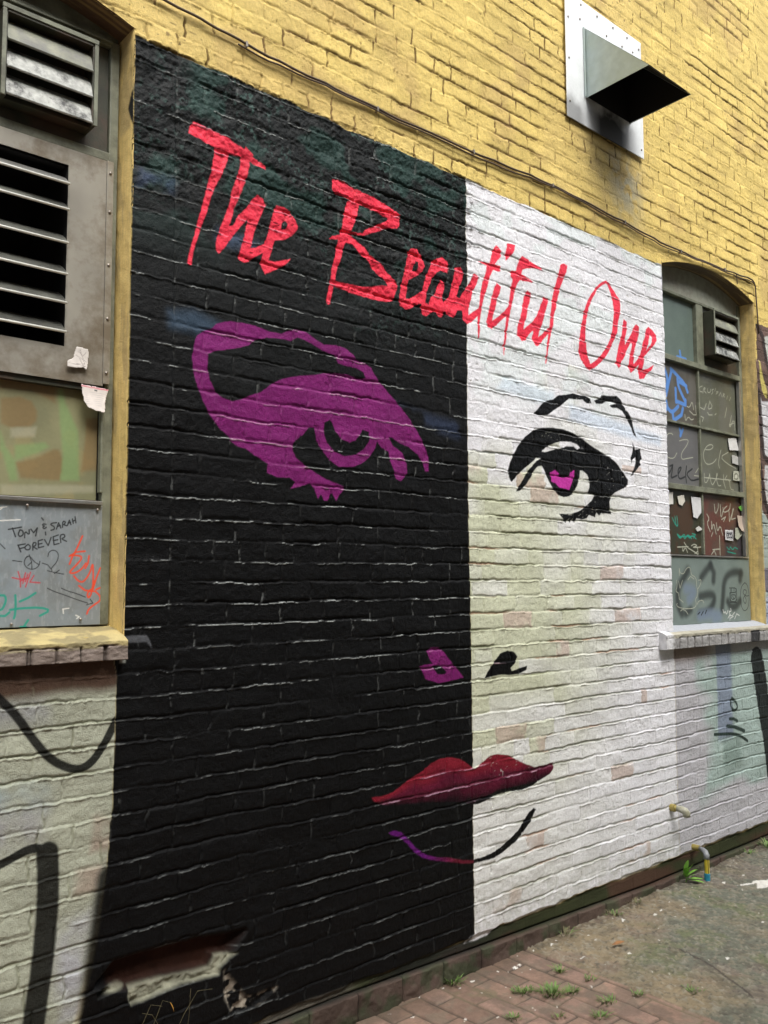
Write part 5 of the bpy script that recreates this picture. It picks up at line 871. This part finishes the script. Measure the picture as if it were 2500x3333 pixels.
def scrap_p(c):
    for p in ([(1075, 2268), (1090, 2225), (1064, 2222)], [(1062, 2250), (1096, 2232)], [(1040, 2222), (1092, 2218)], [(1070, 2262), (1085, 2250), (1094, 2262)], [(1074, 2240), (1090, 2210)]): c.stroke(p, .0008, (.16, .12, .11), soft=.001, alpha=.7)
    c.poly([(1030, 2240), (1056, 2242), (1060, 2262), (1062, 2278), (1050, 2250)], (.33, .29, .23), soft=.006)
paper('torn_paper', D_SCRAP1, .074, (.62, .58, .54), 'crumpled torn paper stuck on the sheet metal below the fan shutter', 'paper', curl=.006, paintfn=scrap_p)
def mk_s8(c):
    q = np.array(D_STK2['w8'])
    x0, z0 = q.min(0); x1, z1 = q.max(0)
    c.poly([(x0+14, z0+12), (x1-12, z0+12), (x1-12, z1-10), (x0+14, z1-10)], (.035, .035, .045), soft=.002)
    for z in (z0+17, z1-16): c.stroke([(x0+22, z), (x1-20, z)], .0015, (.6, .6, .6))
    for s_ in ([(26, 40), (36, 42), (30, 34), (26, 28), (38, 27)], [(46, 27), (52, 43), (58, 27)], [(49, 34), (56, 34)], [(66, 27), (66, 43), (76, 27), (76, 43)]):
        c.stroke([(x0+a, z0+b_-2) for a, b_ in s_], .0018, (.6, .6, .6), soft=.001)
info = {'w1': ('upper white sticker on the top right corner of the middle pane', (.62, .62, .60)), 'w2': ('middle pale sticker below the white one in the right pane', (.42, .42, .40)),
        'w3': ('small square sticker with a dark frame at the foot of the right middle pane', (.40, .41, .33)), 'w4': ('white paper strip at the far left edge of the low pane', (.60, .59, .55)),
        'w5': ('torn rounded white sticker high on the low left pane', (.60, .58, .50)), 'w6': ('largest white paper, torn at its lower edge, on the low left pane', (.62, .62, .62)),
        'w7': ('beige torn paper with a ragged foot at the right edge of the low pane', (.45, .37, .30)), 'w8': ('black sticker with a white frame on the low right pane', (.58, .58, .58)),
        'w9': ('faded grey green torn sticker beside the black framed one', (.38, .40, .32)), 'w10': ('small white scrap low on the low left pane', (.55, .55, .52)),
        'g': ('tiny bright green leaf shaped sticker in the corner of the low right pane', (.12, .40, .05))}
def w3p(c):
    c.stroke([(5205, 2190), (5250, 2192), (5250, 2225), (5210, 2222), (5205, 2190)], .003, (.09, .09, .07)); c.poly([(5218, 2200), (5240, 2202), (5238, 2216), (5220, 2214)], (.5, .5, .42), soft=.002)
for k_, (lab, bc) in info.items():
    paper('sticker', D_STK2[k_], .1035 if k_ != 'w7' else .100, bc, lab, 'sticker', 'papers and stickers on the right window', curl=.0015 if k_ != 'w7' else .012, paintfn=mk_s8 if k_ == 'w8' else (w3p if k_ == 'w3' else None))

# ------------------------------------------------------------------ ground
gx = np.concatenate([-np.geomspace(40, 1.2, 24)+1.2, np.arange(.05, 1.6, .04), np.arange(1.6, 5.5, .0065), np.geomspace(5.5, 60, 40)])
gy = np.concatenate([-np.geomspace(40, 1.9, 24), np.arange(-1.88, -1.15, .03), np.arange(-1.15, .03, .0055), [.06, .1, .3]])
gx.sort(); gy.sort()
GX, GY = np.meshgrid(gx, gy)
gz = .030+.010*ss(3.2, 5, GX)+(fb(GX, GY, .6, 301, 3)-.5)*.014
pave = 1-ss(3.018, 3.028, GX+(vn(GX, GY, .06, .06, 302)-.5)*.012)
L_, Wd = .205, .103
px = GX+(vn(GX, GY, .2, .2, 303)-.5)*.010; cxi = np.floor((px-.02)/Wd).astype(int); ux = (px-.02)/Wd-cxi
py = GY+(cxi % 2)*.5*L_+(hsh(cxi, cxi*0, 304)-.5)*.03+(vn(GX, GY, .15, .15, 305)-.5)*.008; cyi = np.floor(py/L_).astype(int); uy = py/L_-cyi
dg = np.minimum(np.minimum(ux, 1-ux)*Wd, np.minimum(uy, 1-uy)*L_)
pj_ = 1-ss(.0015, .0075, dg)
pb = hsh(cxi, cyi, 306)
soil = ss(.46, .70, fb(GX, GY, .22, 307, 4))*.9
jf = pj_*(1-.6*soil)
gz_p = gz-jf*.006+(pb-.5)*.004*(1-pj_)+(fb(GX, GY, .03, 308, 3)-.5)*.003
grit = fb(GX, GY, .012, 309, 3); peb = ss(.66, .80, vn(GX, GY, .014, .014, 310))
gz_a = gz+.004+(fb(GX, GY, .07, 311, 4)-.5)*.012+(grit-.5)*.010+peb*.004
gzz = gz_p*pave+gz_a*(1-pave)
gcv = Canvas(GX, GY, (0, 0, 0, .85)); gc = gcv.col
def gset(mk, c, rough=None):
    mk = np.clip(mk, 0, 1).ravel()[:, None]; c = np.asarray(c, float); c = c.reshape(-1, 3) if c.ndim == 3 else c
    gc[:, :3] = gc[:, :3]*(1-mk)+c*mk
    if rough is not None: gc[:, 3] = gc[:, 3]*(1-mk[:, 0])+rough*mk[:, 0]
g1 = fb(GX, GY, .05, 312, 4); g2 = fb(GX, GY, .3, 313, 4)
dirtc = np.array([.235, .185, .112])*e3(.65+.75*g1); gset(np.ones_like(GX), dirtc, .85)
mossy = ss(.38, .62, fb(GX, GY, .25, 314, 4)*.7+.40*ss(3.2, 4.1, GX-(GY+.2)*1.1)-.06); gset(mossy*.85, np.array([.12, .135, .105])*e3(.6+.8*grit))
gmoss = ss(.55, .66, fb(GX, GY, .16, 315, 4))*ss(3.0, 3.4, GX); gset(gmoss*.55, np.array([.13, .15, .055])*e3(.6+.8*g1))
gset((1-pave)*ss(.62, .70, fb(GX, GY, .2, 316, 4))*.4, (.19, .13, .115))
pc = np.array([.235, .150, .108])*e3(.75+.5*pb)*e3(.55+.55*g1+.5*fb(GX, GY, .014, 319, 3)*.8)
pc = pc*(1-e3((pb > .7)*.35))+np.array([.19, .12, .10])*e3((pb > .7)*.35)
gset(pave, pc, .75)
gset(pave*ss(.52, .66, fb(GX, GY, .045, 320, 4))*.5, (.17, .14, .10)); gset(pave*ss(.55, .68, fb(GX, GY, .09, 321, 4))*.5, (.10, .075, .055)); gset(pave*jf*.85, (.045, .035, .022)); gset(pave*soil*ss(.2, .9, pj_+ss(.60, .72, fb(GX, GY, .12, 317, 4)))*.75, (.15, .125, .07))
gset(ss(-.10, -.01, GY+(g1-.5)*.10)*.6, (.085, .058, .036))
gset((1-pave)*ss(.52, .66, fb(GX, GY, .02, 322, 4))*.45, (.27, .23, .16)); gset((1-pave)*ss(.55, .68, fb(GX, GY, .05, 323, 4))*.4, (.08, .065, .045)); gset((1-pave)*peb*.5, np.array([.30, .28, .22])*e3(.6+.8*g1)); gset(ss(.80, .86, vn(GX, GY, .011, .011, 318))*(1-pave)*.6, (.06, .055, .04))
# crack, white paint spatter
gcv.stroke([(3479, -444), (3462, -492), (3453, -546), (3418, -644), (3364, -729), (3328, -803), (3290, -850)], .005, (.04, .03, .025), soft=.004, alpha=.8)
for (fx, fy) in [(3854, -103), (3817, -159), (3672, -128), (3741, -176), (3791, -245), (3924, -216), (4081, -132), (3939, -131), (4211, -99), (3578, -111), (3507, -339), (3297, -328), (3546, -625), (4021, -547), (4749, -210), (4575, -183), (4392, -171),
                 (2770, -69), (2633, -59), (2508, -22), (2556, -66), (2390, -13), (2222, -36), (2261, -110), (2391, -246), (2892, -53), (2854, -90), (2480, -321), (3127, -59), (3031, -37), (2882, -85), (2881, -143), (2845, -87), (3334, -100), (3315, -151), (3116, -221), (3300, -327), (2925, -400), (3161, -129), (3185, -39)]:
    r0 = random.uniform(3, 9); n = 9
    pl = [(fx+r0*random.uniform(.5, 1.4)*math.cos(2*math.pi*k/n)*1.3, fy+r0*random.uniform(.4, 1.3)*math.sin(2*math.pi*k/n)) for k in range(n)]
    gcv.poly(pl, (.72, .70, .64), soft=.002, rough=.5)
gcv.poly([(4400, -230), (4480, -255), (4551, -269), (4600, -310), (4540, -340), (4476, -361), (4430, -327), (4503, -292), (4440, -262)], (.74, .72, .66), soft=.004)
for k in range(90):
    fx, fy = random.uniform(2200, 5200), -abs(random.gauss(0, 420))-20; r0 = random.uniform(1.5, 4)
    gcv.poly([(fx+r0*random.uniform(.5, 1.4)*math.cos(a), fy+r0*random.uniform(.5, 1.3)*math.sin(a)) for a in (0, 1.2, 2.5, 3.8, 5)], (.6, .58, .5), soft=.002, alpha=.9)
gc[:, :3] *= np.where(pave.ravel() > .5, .94, .78)[:, None]
M_GROUND = painted('alley_ground', bump=.7, fine=180, dist=.003, var=.18)
GP = np.stack([GX, GY, gzz], -1)
gp = .5*(gx[1:]+gx[:-1])[None, :] < 3.024
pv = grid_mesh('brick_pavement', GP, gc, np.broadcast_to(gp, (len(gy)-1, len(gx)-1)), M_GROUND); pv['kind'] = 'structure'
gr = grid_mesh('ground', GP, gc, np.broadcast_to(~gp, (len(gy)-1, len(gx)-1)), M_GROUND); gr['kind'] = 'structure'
def gz_at(x, y):
    i = int(np.argmin(np.abs(gx-x))); j = int(np.argmin(np.abs(gy-y))); return float(gzz[j, i])

# ------------------------------------------------------------------ weeds
M_LEAF = plain('fresh_leaf', (.16, .34, .05), .5, var=.3, scale=60)
M_GRASS = plain('grass_blade', (.12, .20, .045), .6, var=.4, scale=25)
M_DRY = plain('dry_stem', (.15, .13, .065), .7, var=.3, scale=25)
def leaf(mb, base, tip, w, up_=Vector((0, 0, 1)), n=6, sag=.2, cup=.25):
    base, tip = Vector(base), Vector(tip); d = tip-base; s_ = d.cross(up_)
    s_ = s_.normalized() if s_.length > 1e-6 else Vector((1, 0, 0)); nn = s_.cross(d).normalized(); n0 = len(mb.v)
    for i in range(n+1):
        a = i/n; p = base+d*a-Vector((0, 0, 1))*sag*d.length*a*a; ww = w*math.sin(math.pi*min(1, .08+a*.92))**.8*(.6+.8*a if a < .6 else 1.05)
        mb.v += [tuple(p-s_*ww+nn*ww*cup), tuple(p), tuple(p+s_*ww+nn*ww*cup)]
    for i in range(n):
        a = n0+i*3; mb.f += [(a, a+1, a+4, a+3), (a+1, a+2, a+5, a+4)]
rnd = random.Random(3)
wx_, wy_ = 4.262, -.035; wz_ = gz_at(wx_, wy_)
wd = tag(empty('leafy_weed', (wx_, wy_, wz_)), 'bright green leafy weed at the foot of the white wall left of the taped pipe', 'weed')
b = MB(); b.tube([(wx_, wy_, wz_-.01), (wx_+.002, wy_-.01, wz_+.06)], .0025, 6); b.build('stem', M_LEAF, wd)
for (dx, dy, dz, w_) in ((-.035, -.03, .085, .016), (-.005, -.02, .115, .017), (.012, -.04, .095, .015), (.035, -.05, .065, .017), (-.045, -.02, .055, .013), (.02, -.02, .075, .013), (.055, -.07, .018, .014), (-.015, -.06, .05, .014), (.03, -.09, .01, .012)):
    b = MB(); st = Vector((wx_, wy_, wz_+.01+dz*.25)); leaf(b, st, st+Vector((dx, dy, dz*.75)), w_, sag=.10); b.build('leaf', M_LEAF, wd)
def tuft(x, y, n, hgt, sp, label, dry=.2):
    z = gz_at(x, y); o = tag(empty('grass_tuft', (x, y, z)), label, 'weed', 'grass tufts in the paving joints')
    g_, d_ = MB(), MB()
    for k in range(n):
        a = rnd.uniform(0, 2*math.pi); r0 = rnd.uniform(0, sp*.55); bx, by = x+r0*math.cos(a), y+r0*math.sin(a)
        hh = hgt*rnd.uniform(.4, 1); ln = rnd.uniform(.3, 1.2)*hh
        a2 = a+rnd.uniform(-.8, .8)
        leaf(d_ if rnd.random() < dry else g_, (bx, by, z-.004), (bx+ln*math.cos(a2), by+ln*math.sin(a2), z+hh), rnd.uniform(.0012, .0028), n=4, sag=.35)
    for nme, mb_, mm in (('grass_blades', g_, M_GRASS), ('dry_blades', d_, M_DRY)):
        if mb_.f: mb_.build(nme, mm, o)
TU = [(2.563, -.02, 70, .05, .05, 'green tuft at the curb below the black and white line'), (2.686, -.241, 40, .03, .05, 'small tuft low between two pavers right of the curb tuft'), (2.709, -.260, 60, .035, .06, 'flat clover like tuft left of the biggest tuft'),
      (2.762, -.339, 130, .055, .07, 'biggest bright green grass tuft in the brick paving'), (2.831, -.381, 50, .04, .04, 'green tuft just right of the biggest tuft'), (2.940, -.243, 40, .045, .02, 'upright green sprig beside the edge of the paving'),
      (2.513, -.363, 35, .03, .04, 'sparse tuft near the bottom edge, furthest left'), (2.636, -.465, 35, .03, .04, 'yellow green tuft at the bottom below the biggest tuft'), (2.747, -.566, 50, .04, .05, 'tuft at the bottom edge of the paving'),
      (2.861, -.519, 50, .03, .06, 'low mossy tuft right of the bottom tufts'), (2.964, -.366, 30, .03, .04, 'thin tuft where paving meets dirt'), (3.61, -.05, 45, .05, .06, 'dry yellow tuft against the curb under the white wall'),
      (3.25, -.03, 40, .06, .07, 'straggly yellow tuft at the curb beside white paint splashes'), (2.993, -.558, 35, .03, .04, 'small tuft in the crack at the lower right'), (3.165, -.685, 40, .03, .06, 'dark tuft on the mossy asphalt'), (3.80, -.03, 40, .05, .08, 'pale dry tuft at the curb left of the leafy weed'),
      (5.12, -.06, 80, .07, .07, 'green weeds at the wall foot by the right edge'), (4.93, -.05, 40, .04, .06, 'thin weeds at the wall foot under the right window')]
for t_ in TU: tuft(*t_[:5], t_[5], dry=.75 if 'dry' in t_[5] or 'yellow' in t_[5] or 'pale' in t_[5] else .15)
# stalks in the broken hole
st = tag(empty('dry_stalks', (1.33, -.03, .30)), 'thin dry grass stalks in front of the broken brick hole', 'weed')
b = MB()
for k in range(5):
    x = 1.24+k*.045; dx = rnd.uniform(-.05, .07)
    b.tube([(x, -.012, .215), (x+dx*.4, -.03, .28), (x+dx, -.045, .34+rnd.uniform(-.03, .03)), (x+dx*1.8, -.05, .335)], [.0008, .0007, .0005, .0003], 5)
b.build('stalk', M_DRY, st)
b = MB(); leaf(b, (1.345, -.045, .335), (1.355, -.05, .312), .006); b.build('dead_leaf', plain('orange_dead_leaf', (.55, .28, .04), .6), st)
b = MB(); leaf(b, (3.29, -.25, gz_at(3.3, -.26)+.006), (3.35, -.27, gz_at(3.3, -.26)+.012), .014, n=6, sag=0); o = b.build('fallen_leaf', plain('brown_dead_leaf', (.26, .12, .04), .7)); tag(o, 'brown fallen leaf lying on the dirt right of the paving', 'leaf')

# ------------------------------------------------------------------ unseen building added across the alley (behind the viewer) to shade the wall
ob = tag(empty('unseen_building', (2, -6.2, 0)), 'plain grey building added out of view across the alley to shade the wall', 'building')
M_OB = plain('dull_grey_render', (.19, .185, .175), .85, var=.3, scale=9)
b = MB(); b.box(-14, 22, -9, -6.2, 0, 8.2); b.build('wall', M_OB, ob)
b = MB(); b.box(-14.05, 22.05, -9.05, -6.1, 8.203, 8.33); b.build('parapet', M_GALV, ob)
for x in range(-10, 20, 4):
    b = MB(); b.box(x, x+1.2, -6.21, -6.15, 1.3, 3.1); f = b.build('window_frame', M_FR, ob)
    b = MB(); b.box(x+.08, x+1.12, -6.145, -6.14, 1.38, 3.02); b.build('pane', M_BLK, f)
